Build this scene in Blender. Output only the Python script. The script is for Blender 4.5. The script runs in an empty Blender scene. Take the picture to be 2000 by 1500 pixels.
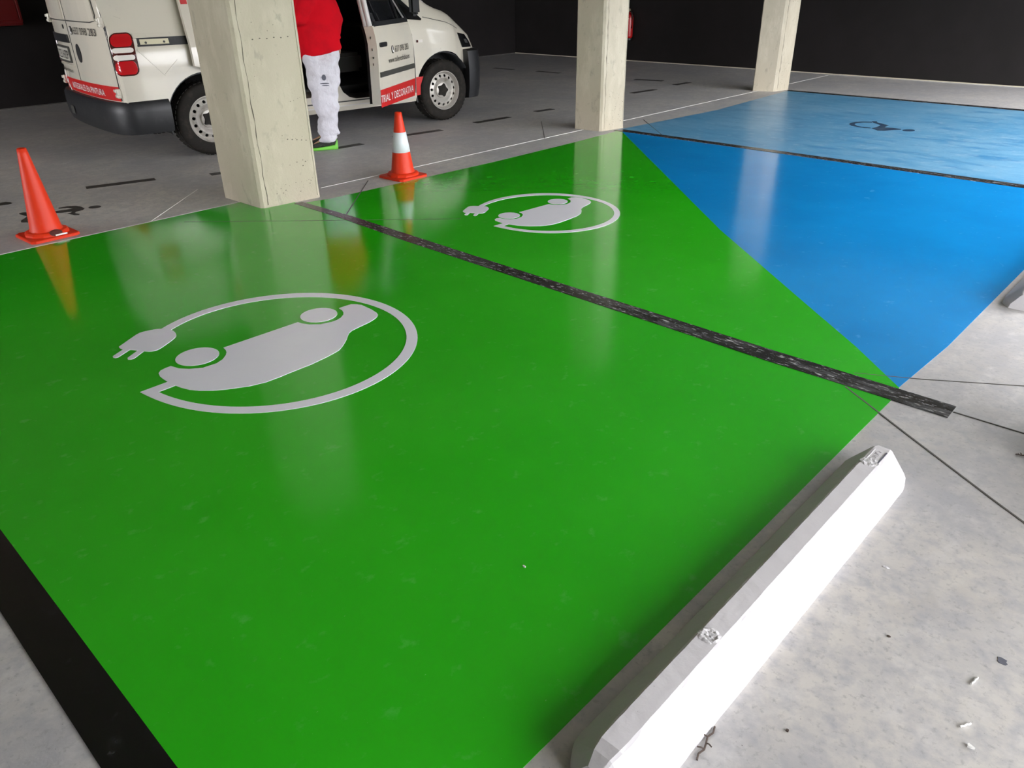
import bpy, bmesh, math, random
from mathutils import Vector, Matrix
from mathutils.bvhtree import BVHTree
from mathutils.geometry import tessellate_polygon

SC = bpy.context.scene
COL = SC.collection
rnd = random.Random(7)

# ---------------------------------------------------------------- camera
cam_d = bpy.data.cameras.new('camera')
cam_d.sensor_fit = 'HORIZONTAL'
cam_d.sensor_width = 36.0
cam_d.lens = 36.0 * 1484.64 / 2000.0
cam_d.clip_start = 0.05
cam_d.clip_end = 200
cam = bpy.data.objects.new('camera', cam_d)
COL.objects.link(cam)
_r = Vector((-0.7282706, -0.6851347, -0.0145697))
_d = Vector((-0.3143876, 0.3529217, -0.8812529))
_f = Vector((0.6089190, -0.6372101, -0.4724204))
M = Matrix((( _r.x, -_d.x, -_f.x, 0.0), (_r.y, -_d.y, -_f.y, 0.0), (_r.z, -_d.z, -_f.z, 1.42), (0, 0, 0, 1)))
cam.matrix_world = M
SC.camera = cam

# ---------------------------------------------------------------- light
SC.view_settings.view_transform = 'Standard'
SC.view_settings.look = 'None'
SC.view_settings.gamma = 1.0
SC.view_settings.use_curve_mapping = False
SC.view_settings.exposure = 0.0
w = bpy.data.worlds.new('world')
SC.world = w
w.use_nodes = True
bg = w.node_tree.nodes['Background']
bg.inputs[0].default_value = (0.96, 0.96, 1.0, 1)
bg.inputs[1].default_value = 11.2


def area(name, loc, size, size_y, power, color, rot=(0, 0, 0)):
    l = bpy.data.lights.new(name, 'AREA')
    l.shape = 'RECTANGLE'
    l.size = size
    l.size_y = size_y
    l.energy = power
    l.color = color
    o = bpy.data.objects.new(name, l)
    o.location = loc
    o.rotation_euler = rot
    COL.objects.link(o)
    return o


# ---------------------------------------------------------------- materials
MATS = {}


def mat(name, base, rough=0.6, metal=0.0, spec=0.5, ior=1.5, coat=0.0, coat_rough=0.05, noise=None, bump=None, emit=None, trans=0.0, alpha=1.0):
    """noise: list of (scale, detail, colour, lo, hi, stretch); bump: list of (scale, detail, strength, distance)"""
    m = bpy.data.materials.new(name)
    m.use_nodes = True
    nt = m.node_tree
    b = nt.nodes['Principled BSDF']
    b.inputs['Base Color'].default_value = (*base, 1)
    b.inputs['Roughness'].default_value = rough
    b.inputs['Metallic'].default_value = metal
    b.inputs['Specular IOR Level'].default_value = spec
    b.inputs['IOR'].default_value = ior
    b.inputs['Coat Weight'].default_value = coat
    b.inputs['Coat Roughness'].default_value = coat_rough
    b.inputs['Transmission Weight'].default_value = trans
    b.inputs['Alpha'].default_value = alpha
    if noise or bump:
        tc = nt.nodes.new('ShaderNodeTexCoord')
        off = nt.nodes.new('ShaderNodeMapping')
        off.inputs['Location'].default_value = (13.37, 17.73, 11.19)
        nt.links.new(tc.outputs['Object'], off.inputs[0])
    if noise:
        prev = None
        for (sc, det, colr, lo, hi, st) in noise:
            mp = nt.nodes.new('ShaderNodeMapping')
            mp.inputs['Scale'].default_value = st
            nt.links.new(off.outputs[0], mp.inputs[0])
            n = nt.nodes.new('ShaderNodeTexNoise')
            n.inputs['Scale'].default_value = sc
            n.inputs['Detail'].default_value = det
            n.inputs['Roughness'].default_value = 0.62
            nt.links.new(mp.outputs[0], n.inputs['Vector'])
            mr = nt.nodes.new('ShaderNodeMapRange')
            mr.inputs['From Min'].default_value = lo
            mr.inputs['From Max'].default_value = hi
            nt.links.new(n.outputs['Fac'], mr.inputs['Value'])
            mx = nt.nodes.new('ShaderNodeMix')
            mx.data_type = 'RGBA'
            nt.links.new(mr.outputs[0], mx.inputs['Factor'])
            if prev is None:
                mx.inputs['A'].default_value = (*base, 1)
            else:
                nt.links.new(prev, mx.inputs['A'])
            mx.inputs['B'].default_value = (*colr, 1)
            prev = mx.outputs['Result']
        nt.links.new(prev, b.inputs['Base Color'])
    if bump:
        prev = None
        for (sc, det, stg, dist) in bump:
            n = nt.nodes.new('ShaderNodeTexNoise')
            n.inputs['Scale'].default_value = sc
            n.inputs['Detail'].default_value = det
            nt.links.new(off.outputs[0], n.inputs['Vector'])
            bp = nt.nodes.new('ShaderNodeBump')
            bp.inputs['Strength'].default_value = stg
            bp.inputs['Distance'].default_value = dist
            nt.links.new(n.outputs['Fac'], bp.inputs['Height'])
            if prev is not None:
                nt.links.new(prev, bp.inputs['Normal'])
            prev = bp.outputs['Normal']
        nt.links.new(prev, b.inputs['Normal'])
    if emit:
        b.inputs['Emission Color'].default_value = (*emit[0], 1)
        b.inputs['Emission Strength'].default_value = emit[1]
    MATS[name] = m
    return m


U = (1, 1, 1)
mat('floor_concrete', (0.42, 0.41, 0.405), 0.5, noise=[
    (0.7, 6, (0.58, 0.555, 0.51), 0.36, 0.66, U), (1.9, 8, (0.35, 0.355, 0.38), 0.46, 0.74, U), (4.5, 9, (0.29, 0.27, 0.245), 0.55, 0.82, (1.4, 0.8, 1)),
    (9.0, 9, (0.60, 0.59, 0.58), 0.50, 0.80, (1.4, 0.8, 1)), (24, 6, (0.37, 0.37, 0.385), 0.42, 0.74, U), (70, 4, (0.30, 0.295, 0.29), 0.56, 0.80, U), (130, 2, (0.12, 0.11, 0.10), 0.765, 0.79, U)],
    bump=[(60, 4, 0.15, 0.004), (3, 3, 0.1, 0.01)])
mat('green_paint', (0.017, 0.415, 0.005), 0.105, ior=1.64, noise=[
    (1.1, 4, (0.024, 0.45, 0.008), 0.4, 0.65, U), (16, 12, (0.075, 0.49, 0.065), 0.60, 0.82, (1, 0.8, 1)), (150, 4, (0.30, 0.60, 0.28), 0.735, 0.80, (1, 0.35, 1))],
    bump=[(9, 3, 0.06, 0.004), (110, 2, 0.10, 0.001), (240, 2, 0.06, 0.0006)])
mat('blue_paint', (0.003, 0.225, 0.57), 0.13, ior=1.6, noise=[
    (1.1, 4, (0.004, 0.26, 0.64), 0.4, 0.65, U), (16, 12, (0.06, 0.36, 0.76), 0.62, 0.80, (1, 0.8, 1)), (150, 4, (0.3, 0.6, 0.9), 0.745, 0.80, (1, 0.35, 1))],
    bump=[(9, 3, 0.06, 0.004), (110, 2, 0.10, 0.001), (240, 2, 0.06, 0.0006)])
mat('faded_blue_paint', (0.095, 0.30, 0.50), 0.34, noise=[
    (1.3, 9, (0.17, 0.38, 0.56), 0.40, 0.64, (1.0, 1.6, 1)), (3.2, 10, (0.045, 0.22, 0.43), 0.50, 0.70, (0.8, 1.8, 1)),
    (9, 10, (0.28, 0.45, 0.60), 0.54, 0.76, (1, 1.4, 1)), (26, 8, (0.07, 0.25, 0.44), 0.56, 0.76, U), (80, 3, (0.02, 0.08, 0.16), 0.73, 0.80, U)], bump=[(60, 4, 0.12, 0.002)])
mat('symbol_paint', (0.80, 0.80, 0.86), 0.22, noise=[(3, 6, (0.84, 0.84, 0.89), 0.4, 0.7, U), (90, 3, (0.62, 0.63, 0.66), 0.70, 0.8, U)], bump=[(110, 2, 0.12, 0.001)])
mat('black_line_paint', (0.008, 0.008, 0.010), 0.25, noise=[(7, 10, (0.10, 0.10, 0.105), 0.46, 0.70, (0.8, 4.0, 1)), (40, 9, (0.50, 0.50, 0.49), 0.565, 0.70, (0.7, 2.2, 1))], bump=[(70, 4, 0.25, 0.002)])
mat('black_band_paint', (0.004, 0.004, 0.005), 0.2, noise=[(14, 8, (0.05, 0.05, 0.055), 0.62, 0.85, U)], bump=[(35, 4, 0.2, 0.002)])
mat('worn_black_paint', (0.035, 0.032, 0.028), 0.5, noise=[(20, 6, (0.12, 0.11, 0.10), 0.6, 0.8, U)])
mat('symbol_dark_paint', (0.012, 0.04, 0.09), 0.5, noise=[(8, 6, (0.07, 0.11, 0.14), 0.5, 0.8, U)])
mat('joint_dark', (0.10, 0.095, 0.085), 0.9)
mat('joint_pale', (0.78, 0.77, 0.74), 0.8)
mat('pillar_concrete', (0.46, 0.412, 0.315), 0.75, noise=[
    (1.4, 6, (0.40, 0.355, 0.265), 0.42, 0.72, (1, 1, 0.5)), (7, 8, (0.53, 0.485, 0.375), 0.50, 0.74, (1, 1, 0.35)), (14, 9, (0.30, 0.27, 0.21), 0.58, 0.76, (1, 1, 0.6)), (75, 2, (0.16, 0.15, 0.13), 0.735, 0.77, U)],
    bump=[(75, 2, 0.3, 0.004), (12, 5, 0.2, 0.006)])
mat('pillar_edge', (0.54, 0.50, 0.39), 0.8, noise=[(14, 8, (0.40, 0.38, 0.33), 0.55, 0.75, (1, 1, 0.3))], bump=[(30, 6, 0.6, 0.01)])
mat('black_wall', (0.007, 0.0055, 0.005), 0.8, spec=0.35, noise=[(1.2, 5, (0.012, 0.0095, 0.0095), 0.4, 0.7, U)], bump=[(80, 3, 0.1, 0.002)])
mat('added_wall', (0.12, 0.11, 0.10), 0.9)  # for the two unseen walls added to block light
mat('ceiling_concrete', (0.30, 0.25, 0.18), 0.9, noise=[(1.5, 5, (0.34, 0.29, 0.22), 0.4, 0.7, U)])
mat('ground_outside', (0.20, 0.19, 0.17), 0.9, noise=[(2, 5, (0.25, 0.24, 0.21), 0.4, 0.7, U)])
mat('stop_concrete', (0.63, 0.615, 0.63), 0.8, noise=[(3, 7, (0.56, 0.545, 0.56), 0.45, 0.75, U), (40, 5, (0.56, 0.54, 0.55), 0.66, 0.8, U), (120, 2, (0.16, 0.15, 0.15), 0.76, 0.80, U)], bump=[(50, 5, 0.35, 0.004), (8, 4, 0.15, 0.01)])
mat('rough_patch', (0.66, 0.65, 0.66), 0.9, bump=[(55, 6, 0.8, 0.008)], noise=[(60, 4, (0.40, 0.39, 0.40), 0.5, 0.66, U)])
mat('cone_orange', (0.68, 0.036, 0.008), 0.45, spec=0.3, noise=[(9, 6, (0.74, 0.085, 0.035), 0.55, 0.8, (1, 1, 0.5)), (40, 5, (0.55, 0.06, 0.03), 0.66, 0.8, U)], bump=[(14, 3, 0.15, 0.006)])
mat('cone_white', (0.70, 0.74, 0.78), 0.3, noise=[(20, 5, (0.55, 0.58, 0.62), 0.6, 0.8, U)])
mat('scuff', (0.09, 0.02, 0.015), 0.7)
mat('van_white', (0.64, 0.60, 0.50), 0.22, coat=0.35, noise=[(1.2, 5, (0.54, 0.52, 0.46), 0.45, 0.75, U), (22, 6, (0.46, 0.43, 0.36), 0.66, 0.82, U)], bump=[(1.6, 2, 0.12, 0.03)])
mat('van_inner_white', (0.60, 0.58, 0.56), 0.4)
mat('van_red', (0.55, 0.016, 0.016), 0.35, noise=[(6, 4, (0.48, 0.014, 0.014), 0.45, 0.7, U)])
mat('black_plastic', (0.012, 0.013, 0.015), 0.45, noise=[(12, 6, (0.035, 0.035, 0.037), 0.55, 0.8, U)])
mat('grey_plastic', (0.05, 0.05, 0.045), 0.5)
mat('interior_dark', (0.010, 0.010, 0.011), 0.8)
mat('dark_glass', (0.008, 0.009, 0.010), 0.04)
mat('tyre_rubber', (0.013, 0.011, 0.009), 0.8, spec=0.3, noise=[(20, 5, (0.032, 0.026, 0.020), 0.5, 0.75, U)])
mat('rim_steel', (0.46, 0.44, 0.40), 0.4, metal=0.35, noise=[(14, 6, (0.20, 0.17, 0.13), 0.55, 0.78, U)])
mat('lamp_red', (0.50, 0.004, 0.010), 0.08, coat=1.0, bump=[(90, 1, 0.15, 0.003)])
mat('pillar_crack', (0.14, 0.125, 0.10), 0.95)
mat('lamp_dark_red', (0.07, 0.002, 0.003), 0.08, coat=1.0)
mat('lamp_clear', (0.80, 0.76, 0.70), 0.08, coat=1.0, bump=[(50, 1, 0.4, 0.004)])
mat('rail_metal', (0.66, 0.62, 0.44), 0.35, metal=0.2)
mat('text_dark', (0.035, 0.033, 0.028), 0.5)
mat('text_white', (0.75, 0.72, 0.70), 0.5)
mat('plate_white', (0.46, 0.45, 0.39), 0.5)
mat('shirt_red', (0.54, 0.004, 0.012), 0.95, spec=0.1, noise=[(5, 4, (0.40, 0.005, 0.012), 0.45, 0.7, U)], bump=[(5, 3, 0.5, 0.03)])
mat('trouser_white', (0.60, 0.59, 0.64), 0.85, noise=[(9, 5, (0.50, 0.48, 0.52), 0.52, 0.75, U)], bump=[(7, 4, 0.9, 0.05), (18, 3, 0.4, 0.02)])
mat('skin', (0.50, 0.27, 0.19), 0.55)
mat('hair', (0.03, 0.02, 0.015), 0.7)
mat('shoe_black', (0.015, 0.017, 0.014), 0.7, noise=[(60, 3, (0.05, 0.10, 0.03), 0.6, 0.7, U)])
mat('shoe_green', (0.16, 0.52, 0.06), 0.5)
mat('fire_red', (0.42, 0.010, 0.010), 0.3)
mat('cabinet_red', (0.13, 0.004, 0.005), 0.35)
mat('brass', (0.6, 0.5, 0.3), 0.4, metal=0.8)
mat('twig', (0.07, 0.05, 0.04), 0.9)
mat('scrap_white', (0.75, 0.75, 0.72), 0.8)
mat('scrap_grey', (0.10, 0.105, 0.13), 0.8)
mat('eye_white', (0.8, 0.8, 0.78), 0.3)


# ---------------------------------------------------------------- helpers
def link(name, me, m=None, parent=None, smooth=False):
    o = bpy.data.objects.new(name, me)
    COL.objects.link(o)
    if m is not None and len(me.materials) == 0:
        me.materials.append(MATS[m])
    if smooth:
        for p in me.polygons:
            p.use_smooth = True
    if parent is not None:
        o.parent = parent
    return o


def mk(name, verts, faces, m, parent=None, smooth=False):
    me = bpy.data.meshes.new(name)
    me.from_pydata([tuple(v) for v in verts], [], faces)
    me.validate()
    return link(name, me, m, parent, smooth)


def bm_obj(name, bm, m, parent=None, smooth=False):
    bmesh.ops.recalc_face_normals(bm, faces=bm.faces)
    me = bpy.data.meshes.new(name)
    bm.to_mesh(me)
    bm.free()
    return link(name, me, m, parent, smooth)


def tag(o, label=None, cat=None, group=None, kind=None):
    if label:
        o['label'] = label
    if cat:
        o['category'] = cat
    if group:
        o['group'] = group
    if kind:
        o['kind'] = kind
    return o


def empty(name, loc=(0, 0, 0), rz=0.0):
    o = bpy.data.objects.new(name, None)
    COL.objects.link(o)
    o.location = loc
    o.rotation_euler = (0, 0, rz)
    o.empty_display_size = 0.2
    return o


def rel(pts, c):
    return [(p[0] - c[0], p[1] - c[1]) for p in pts]


def prism(name, pts, z0, z1, m, parent=None, smooth=False):
    n = len(pts)
    a = sum(pts[i][0] * pts[(i + 1) % n][1] - pts[(i + 1) % n][0] * pts[i][1] for i in range(n))
    if a < 0:
        pts = pts[::-1]
    vs = [(p[0], p[1], z0) for p in pts] + [(p[0], p[1], z1) for p in pts]
    tr = tessellate_polygon([[Vector((p[0], p[1], 0)) for p in pts]])
    fs = []
    for t in tr:
        p0, p1, p2 = (pts[i] for i in t)
        s = (p1[0] - p0[0]) * (p2[1] - p0[1]) - (p2[0] - p0[0]) * (p1[1] - p0[1])
        t = tuple(t) if s > 0 else tuple(t)[::-1]
        fs.append(tuple(i + n for i in t))
        fs.append(t[::-1])
    fs += [(i, (i + 1) % n, (i + 1) % n + n, i + n) for i in range(n)]
    return mk(name, vs, fs, m, parent, smooth)


def bm_box(bm, c, s, rot=None):
    r = bmesh.ops.create_cube(bm, size=1.0)
    mm = Matrix.Translation(Vector(c))
    if rot is not None:
        mm = mm @ rot
    mm = mm @ Matrix.Diagonal((s[0], s[1], s[2], 1))
    bmesh.ops.transform(bm, matrix=mm, verts=r['verts'])
    return r['verts']


def box(name, c, s, m, parent=None, bev=0.0, rot=None, segs=2):
    bm = bmesh.new()
    bm_box(bm, c, s, rot)
    if bev:
        bmesh.ops.bevel(bm, geom=list(bm.edges), offset=bev, segments=segs, affect='EDGES', profile=0.5)
    return bm_obj(name, bm, m, parent, smooth=False)


def lathe(bm, prof, n=32, mtx=None, close=True):
    """profile of (r, z) around z"""
    rings = []
    for (r, z) in prof:
        if r < 1e-6:
            rings.append([bm.verts.new((0, 0, z))])
        else:
            rings.append([bm.verts.new((r * math.cos(2 * math.pi * i / n), r * math.sin(2 * math.pi * i / n), z)) for i in range(n)])
    for a, b in zip(rings, rings[1:]):
        if len(a) == 1 and len(b) == 1:
            continue
        if len(a) == 1:
            for i in range(n):
                bm.faces.new((a[0], b[i], b[(i + 1) % n]))
        elif len(b) == 1:
            for i in range(n):
                bm.faces.new((a[i], a[(i + 1) % n], b[0]))
        else:
            for i in range(n):
                bm.faces.new((a[i], a[(i + 1) % n], b[(i + 1) % n], b[i]))
    vs = [v for r in rings for v in r]
    if mtx is not None:
        bmesh.ops.transform(bm, matrix=mtx, verts=vs)
    return vs


def tube(bm, pts, r, n=8):
    P = [Vector(p) for p in pts]
    rings = []
    for i, p in enumerate(P):
        t = (P[min(i + 1, len(P) - 1)] - P[max(i - 1, 0)]).normalized()
        a = t.cross(Vector((0, 0, 1)))
        if a.length < 1e-3:
            a = t.cross(Vector((1, 0, 0)))
        a.normalize()
        b = t.cross(a)
        rr = r[i] if isinstance(r, (list, tuple)) else r
        rings.append([bm.verts.new(p + a * rr * math.cos(2 * math.pi * k / n) + b * rr * math.sin(2 * math.pi * k / n)) for k in range(n)])
    for A, B in zip(rings, rings[1:]):
        for k in range(n):
            bm.faces.new((A[k], A[(k + 1) % n], B[(k + 1) % n], B[k]))
    bm.faces.new(rings[0][::-1])
    bm.faces.new(rings[-1])


def evaluated(o):
    dg = bpy.context.evaluated_depsgraph_get()
    dg.update()
    return bpy.data.meshes.new_from_object(o.evaluated_get(dg))


def drop(o):
    d = o.data
    bpy.data.objects.remove(o, do_unlink=True)
    if isinstance(d, bpy.types.Mesh):
        bpy.data.meshes.remove(d)
    else:
        bpy.data.curves.remove(d)


def boolean(o, cutters, op='DIFFERENCE'):
    for c in cutters:
        md = o.modifiers.new('b', 'BOOLEAN')
        md.operation = op
        md.object = c
        md.solver = 'EXACT'
    me = evaluated(o)
    o.modifiers.clear()
    old = o.data
    o.data = me
    bpy.data.meshes.remove(old)
    for c in cutters:
        drop(c)
    return o


def text_mesh(body, size=1.0, xs=1.0):
    cu = bpy.data.curves.new('t', 'FONT')
    cu.body = body
    cu.size = size
    cu.resolution_u = 3
    cu.offset = 0.001
    o = bpy.data.objects.new('t', cu)
    COL.objects.link(o)
    me = evaluated(o)
    drop(o)
    vs = [(v.co.x * xs, v.co.y) for v in me.vertices]
    fs = [tuple(p.vertices) for p in me.polygons]
    bpy.data.meshes.remove(me)
    return vs, fs


def resample(P, n):
    L = [0.0]
    for a, b in zip(P, P[1:]):
        L.append(L[-1] + math.hypot(b[0] - a[0], b[1] - a[1]))
    out = []
    j = 0
    for i in range(n + 1):
        s = L[-1] * i / n
        while j < len(L) - 2 and L[j + 1] < s:
            j += 1
        t = (s - L[j]) / max(1e-9, L[j + 1] - L[j])
        out.append((P[j][0] + (P[j + 1][0] - P[j][0]) * t, P[j][1] + (P[j + 1][1] - P[j][1]) * t))
    return out


# ---------------------------------------------------------------- setting
def structure(o):
    o['kind'] = 'structure'
    return o


X_BACK, Y_RIGHT, Y_LEFT, CEIL, X_OPEN, FRONT_Y = 11.87, -12.69, 7.0, 2.75, -3.2, 0.9
floor = structure(box('floor', ((X_BACK + 0.2 - 14) / 2, -2.8, -0.1), (X_BACK + 14.2, 30, 0.2), 'floor_concrete'))
structure(box('ground_outside', (-17, -2.8, -0.01), (27.0, 44, 0.02), 'ground_outside'))
XM, XL = (X_BACK + X_OPEN) / 2, X_BACK - X_OPEN
YM, YL = (Y_LEFT + Y_RIGHT) / 2, Y_LEFT - Y_RIGHT
structure(box('wall_right', (XM, Y_RIGHT - 0.1, CEIL / 2), (XL, 0.2, CEIL), 'black_wall'))
structure(box('wall_back', (X_BACK + 0.1, YM - 0.1, CEIL / 2), (0.2, YL + 0.2, CEIL), 'black_wall'))
structure(box('added_wall_left', ((4.2 + X_OPEN) / 2 - 0.2, 0.70, CEIL / 2), (4.2 - X_OPEN, 0.2, CEIL), 'added_wall'))  # unseen wall, added to keep light off the left floor and wheel stop
structure(box('added_wall_front', (3.9, (Y_LEFT + 0.8) / 2, CEIL / 2), (0.2, Y_LEFT - 0.8, CEIL), 'added_wall'))  # unseen partition, placed with it to shut out side daylight
# unseen slab; its step back is invented to let daylight onto the right bays
structure(prism('ceiling', [(X_OPEN - 0.1, Y_LEFT), (X_BACK, Y_LEFT), (X_BACK, Y_RIGHT), (-0.2, Y_RIGHT), (-0.2, -5.6), (X_OPEN - 0.1, -5.6)], CEIL, CEIL + 0.3, 'ceiling_concrete'))
structure(box('baseboard_right', (X_BACK / 2 + 0.9, Y_RIGHT + 0.006, 0.006), (X_BACK - 1.8, 0.012, 0.012), 'pillar_edge'))
structure(box('baseboard_back', (X_BACK - 0.006, YM, 0.006), (0.012, YL - 0.1, 0.012), 'joint_dark'))


def joint(pts, wd, m, top=0.0022):
    P = [Vector((p[0], p[1])) for p in pts]
    lft, rgt = [], []
    for i, p in enumerate(P):
        t = (P[min(i + 1, len(P) - 1)] - P[max(i - 1, 0)]).normalized()
        nn = Vector((-t.y, t.x)) * wd / 2
        lft.append((p.x + nn.x, p.y + nn.y))
        rgt.append((p.x - nn.x, p.y - nn.y))
    return prism('joint', lft + rgt[::-1], -0.001, top, m, floor)


NEAR_RING = [[(3.4153,-1.2246),(3.4314,-1.2568),(3.4455,-1.29),(3.4575,-1.3242),(3.4673,-1.359),(3.4748,-1.3944),(3.4801,-1.4303),(3.4831,-1.4664),(3.4839,-1.5027),(3.4824,-1.5389),(3.4786,-1.5749),(3.4726,-1.6106),(3.4645,-1.6458),(3.4542,-1.6805),(3.4418,-1.7144),(3.4275,-1.7474),(3.4112,-1.7795),(3.3931,-1.8105),(3.3732,-1.8402),(3.3516,-1.8688),(3.3284,-1.8959),(3.3038,-1.9217),(3.2778,-1.9459),(3.2505,-1.9685),(3.2221,-1.9896),(3.1925,-2.0089),(3.162,-2.0265),(3.1306,-2.0424),(3.0984,-2.0565),(3.0655,-2.0688),(3.0321,-2.0792),(2.9981,-2.0878),(2.9638,-2.0945),(2.9292,-2.0994),(2.8944,-2.1023),(2.8596,-2.1034),(2.8247,-2.1025),(2.7899,-2.0998),(2.7553,-2.0951),(2.721,-2.0886),(2.6871,-2.0803),(2.6536,-2.0701),(2.6208,-2.058),(2.5886,-2.0441),(2.5572,-2.0285),(2.5266,-2.0111),(2.4971,-1.992),(2.4686,-1.9712),(2.4413,-1.9488),(2.4153,-1.9248),(2.3907,-1.8994),(2.3675,-1.8725),(2.3459,-1.8443),(2.3259,-1.8148),(2.3077,-1.7841),(2.2914,-1.7524),(2.2769,-1.7197),(2.2644,-1.6861),(2.2539,-1.6518),(2.2456,-1.6169),(2.2394,-1.5815),(2.2354,-1.5458),(2.2336,-1.5099),(2.234,-1.474),(2.2366,-1.4382),(2.2415,-1.4026),(2.2486,-1.3674),(2.2578,-1.3327),(2.2692,-1.2988),(2.2827,-1.2656),(2.2982,-1.2334),(2.3156,-1.2023),(2.3348,-1.1724),(2.3558,-1.1437),(2.3785,-1.1165),(2.4026,-1.0907),(2.4282,-1.0665),(2.455,-1.0439),(2.483,-1.0229),(2.5121,-1.0035),(2.5421,-0.9858),(2.5729,-0.9698),(2.6044,-0.9553),(2.6365,-0.9425),(2.6691,-0.9311),(2.7021,-0.9213),(2.7356,-0.9127),(2.7695,-0.9055),(2.8037,-0.8995),(2.8383,-0.8946),(2.8733,-0.8906)],[(3.3681,-1.2478),(3.383,-1.2766),(3.396,-1.3064),(3.4069,-1.337),(3.4157,-1.3684),(3.4225,-1.4003),(3.4272,-1.4325),(3.4298,-1.465),(3.4303,-1.4976),(3.4289,-1.5301),(3.4254,-1.5624),(3.42,-1.5945),(3.4127,-1.626),(3.4035,-1.6571),(3.3926,-1.6875),(3.3799,-1.7171),(3.3656,-1.7459),(3.3497,-1.7738),(3.3323,-1.8007),(3.3135,-1.8265),(3.2932,-1.8511),(3.2717,-1.8746),(3.249,-1.8968),(3.2252,-1.9177),(3.2003,-1.9372),(3.1744,-1.9553),(3.1477,-1.972),(3.1201,-1.9871),(3.0918,-2.0008),(3.0628,-2.0129),(3.0332,-2.0235),(3.0031,-2.0324),(2.9726,-2.0398),(2.9418,-2.0455),(2.9107,-2.0495),(2.8794,-2.0519),(2.848,-2.0526),(2.8166,-2.0516),(2.7853,-2.0489),(2.7542,-2.0445),(2.7233,-2.0384),(2.6928,-2.0306),(2.6627,-2.0212),(2.6331,-2.0101),(2.6041,-1.9973),(2.5759,-1.983),(2.5484,-1.967),(2.5219,-1.9495),(2.4963,-1.9306),(2.4718,-1.9101),(2.4485,-1.8883),(2.4265,-1.8651),(2.4058,-1.8407),(2.3865,-1.815),(2.3687,-1.7883),(2.3525,-1.7605),(2.338,-1.7318),(2.3251,-1.7023),(2.314,-1.672),(2.3048,-1.6411),(2.2973,-1.6097),(2.2918,-1.5778),(2.2882,-1.5457),(2.2865,-1.5135),(2.2867,-1.4812),(2.2889,-1.449),(2.293,-1.417),(2.2991,-1.3853),(2.307,-1.3541),(2.3167,-1.3234),(2.3283,-1.2934),(2.3415,-1.2642),(2.3565,-1.2359),(2.3731,-1.2085),(2.3912,-1.1822),(2.4107,-1.157),(2.4317,-1.133),(2.4539,-1.1103),(2.4773,-1.0889),(2.5017,-1.0689),(2.5272,-1.0503),(2.5536,-1.033),(2.5808,-1.0172),(2.6088,-1.0028),(2.6374,-0.9898),(2.6666,-0.9781),(2.6963,-0.9679),(2.7265,-0.9589),(2.7571,-0.9513),(2.7881,-0.9449),(2.8194,-0.9397)]]
NEAR_LINK = [(2.8733,-0.8911),(2.8194,-0.9392),(2.821,-1.0135),(2.8437,-1.0242),(2.8754,-1.0038)]
NEAR_PLUG = [(3.3656,-1.0098),(3.371,-1.018),(3.3787,-1.0299),(3.3873,-1.0428),(3.3964,-1.056),(3.4063,-1.0702),(3.4161,-1.0852),(3.4268,-1.1015),(3.4375,-1.1187),(3.4446,-1.1347),(3.4459,-1.1488),(3.4435,-1.1618),(3.4403,-1.1741),(3.4371,-1.1862),(3.433,-1.1975),(3.4284,-1.2072),(3.424,-1.2142),(3.4191,-1.2195),(3.4113,-1.2253),(3.3985,-1.2332),(3.3828,-1.2415),(3.3685,-1.2476),(3.3577,-1.2501),(3.3481,-1.2504),(3.3376,-1.2493),(3.3245,-1.2472),(3.3104,-1.2438),(3.2975,-1.2394),(3.2874,-1.2348),(3.2785,-1.2292),(3.2689,-1.22),(3.2575,-1.2053),(3.2453,-1.187),(3.2339,-1.1689),(3.223,-1.1511),(3.2128,-1.1334),(3.2056,-1.1188),(3.2028,-1.1093),(3.203,-1.1029),(3.2043,-1.097),(3.2061,-1.0908),(3.209,-1.0852),(3.2133,-1.0798),(3.2194,-1.0748),(3.2268,-1.0701),(3.2349,-1.0653),(3.2433,-1.0606),(3.2523,-1.0559),(3.2623,-1.0502),(3.2743,-1.0428),(3.2874,-1.0345),(3.299,-1.0269),(3.3079,-1.0204),(3.3154,-1.0146),(3.3231,-1.0102),(3.3319,-1.0076),(3.3409,-1.0063),(3.3489,-1.006),(3.3558,-1.0068),(3.3616,-1.0085)]
NEAR_PRONGS = [[(3.3278,-1.0181),(3.2868,-0.9516),(3.2719,-0.947),(3.2606,-0.9526),(3.2585,-0.9633),(3.2967,-1.029)],[(3.2671,-1.0552),(3.2216,-0.9872),(3.2069,-0.9825),(3.1967,-0.9899),(3.1937,-1.0031),(3.2373,-1.0678)]]
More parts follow.
